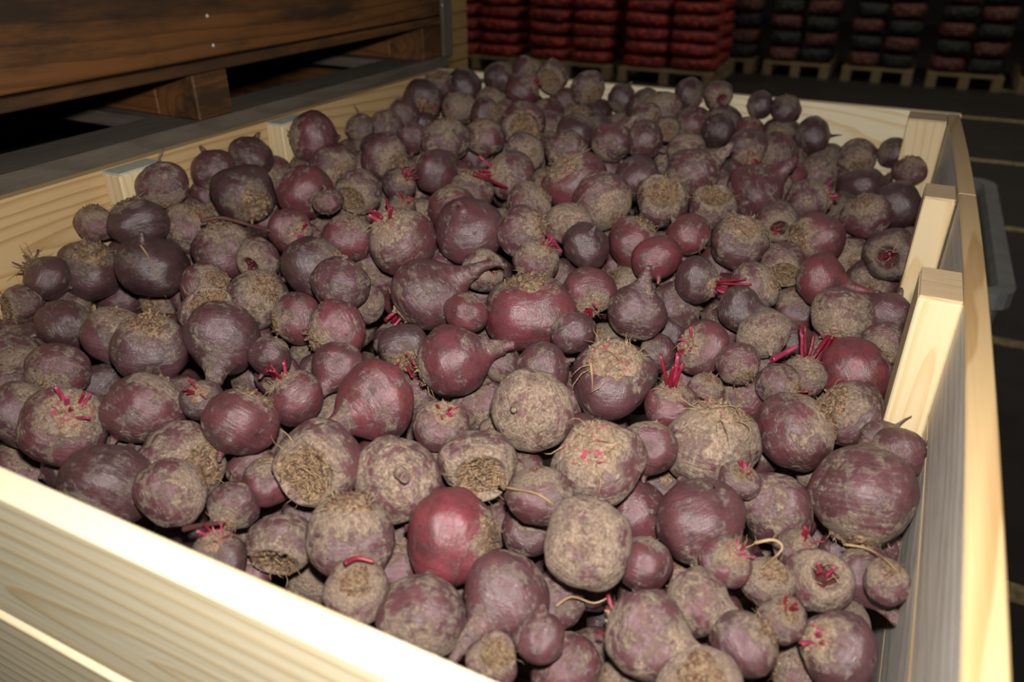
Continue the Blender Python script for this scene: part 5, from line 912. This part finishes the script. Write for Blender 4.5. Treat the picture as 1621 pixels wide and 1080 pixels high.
for (u, v, z, r, cx, cy, cz, st, tn, tp, spin, label) in BEETS:
    fam = 'hollow' if st == 'c' else 'pit' if st == 'h' else ('tear' if tp in (4, 5) else ('flat' if r > .055 or (abs(Vector((cx, cy, cz)).dot((Vector((u, v, z)) - CAM).normalized())) > .62 and rnd.random() < .6) else 'globe'))
    vi = rnd.randrange(len(BODY[fam])); seed = rnd.random()
    t0 = TONE[tn]; tone = (t0[0] + rnd.uniform(-.1, .1), min(1, max(0, t0[1] + rnd.uniform(-.15, .15))), min(1, max(0, t0[2] + rnd.uniform(0, .12))))
    root = empty('beetroot', (u, v, z)); tag(root, label, 'beetroot', GROUP)
    root.rotation_mode = 'QUATERNION'
    q = Vector((cx, cy, cz)).to_track_quat('Z', 'Y'); root.rotation_quaternion = q @ Matrix.Rotation(spin, 3, 'Z').to_quaternion()
    sc = r * (1.0 if fam != 'flat' else 1.03); root.scale = (sc, sc, sc * rnd.uniform(.93, 1.03))
    child('body', BODY[fam][vi], root, seed, tone)
    if tp: child('taproot', taproot(tp, fam, vi), root, seed, tone)
    caps = CAP if fam == 'globe' else CAPF if fam == 'flat' else CAPT
    key = {'n': 'n', 's': 's', 't': 's', 'T': 's', 'L': 's', 'B': 's', 'S': 'S', 'c': 'c', 'h': 'h'}[st]
    cm = (CAP if key in 'ch' else caps)[key]; me = rnd.choice(cm)
    o = child('crown', me, root, seed, tone)
    if not me.materials: me.materials.append(M['crown_dry'])
    mt = M['crown_red'] if st == 'h' else M['crown_pink'] if st in 'STtL' and rnd.random() < .8 else M['crown_dry']
    o.material_slots[0].link = 'OBJECT'; o.material_slots[0].material = mt
    fk = {'s': 's', 't': 's', 'T': 's', 'L': 's', 'S': 'S', 'c': 'c', 'h': 's', 'B': 'B'}.get(st)
    zt = {'globe': 0., 'flat': -.16, 'tear': -.04, 'hollow': 0., 'pit': 0.}[fam]
    if fk:
        o = child('dry_fibres', rnd.choice(FIB[fk]), root, seed, tone); o['kind'] = 'stuff'; o.location = (0, 0, zt); o.rotation_euler = (0, 0, rnd.uniform(0, 6.28))
    stems = {'t': (rnd.randint(4, 7), STUB, .3, .9), 'T': (rnd.randint(5, 8), MID, .26, .8), 'L': (rnd.randint(4, 6), LONG, .18, .42), 'h': (3, STUB, .2, .6), 'B': (9, MID, .3, 1.0)}.get(st)
    if stems:
        for k in range(stems[0]):
            a = rnd.uniform(0, 6.28); rr = stems[2] * math.sqrt(rnd.random())
            me = rnd.choice(stems[1]); o = child('leaf_stem', me, root, seed, tone)
            if not me.materials: me.materials.append(M['stem'])
            o.location = (rr * math.cos(a), rr * math.sin(a), (.38 if st == 'h' else .80) + zt)
            til = stems[3] * rr / stems[2] * rnd.uniform(.6, 1.1); o.rotation_euler = (0, til, a)
            o.material_slots[0].link = 'OBJECT'; o.material_slots[0].material = M['stem_dry'] if st == 'B' else (M['stem_pink'] if rnd.random() < .35 else M['stem'])

# the roots that lie deeper, in the gaps and under the top layer
rows = []
low_ = [body_mesh(k, s + 40, 18, 14) for k, s in (('globe', 0), ('globe', 1), ('flat', 2), ('tear', 3), ('globe', 4))]
bmx = bmesh.new(); lay = bmx.verts.layers.float_vector.new('loc')
pos, faces, locs = [], [], []
for (u, v, z, r) in FILL:
    me = rnd.choice(low_); q = Matrix.Translation((u, v, z)) @ Matrix.Rotation(rnd.uniform(0, 6.28), 4, Vector((rnd.uniform(-1, 1), rnd.uniform(-1, 1), rnd.uniform(-1, 1))).normalized()) @ Matrix.Scale(r * .96, 4)
    base = len(pos)
    lc = me.attributes['loc'].data
    pos += [q @ vv.co for vv in me.vertices]; locs += [tuple(Vector(lc[i].vector)) for i in range(len(me.vertices))]
    faces += [[base + i for i in p.vertices] for p in me.polygons]
bmx.free()
hm = bpy.data.meshes.new('beetroot_heap'); hm.from_pydata(pos, [], faces)
at = hm.attributes.new('loc', 'FLOAT_VECTOR', 'POINT'); at.data.foreach_set('vector', [c for p in locs for c in p])
hm.polygons.foreach_set('use_smooth', [True] * len(hm.polygons))
ho = link('beetroot_heap', hm, None, (M['skin_deep'],)); tag(ho, 'dark beetroots lying deeper in the crate, seen only through gaps of the heap', 'beetroot', None, 'stuff')

# loose stalks and dead roots lying on the heap
for (nm, mt, w, pts, label) in LOOSE:
    c0 = sum((Vector(p) for p in pts), Vector()) / len(pts)
    P_ = spline([tuple(Vector(p) - c0) for p in pts], 12); bm = bmesh.new()
    tube(bm, P_, [w * (1.1 - .5 * i / 12) for i in range(13)], 7, None, .8)
    me = bpy.data.meshes.new(nm); bm.to_mesh(me); bm.free(); o = link(nm, me, None, (M[mt],)); o.location = c0
    tag(o, label, 'stalk' if 'stalk' in nm else 'root', 'loose stalks and roots on the heap')
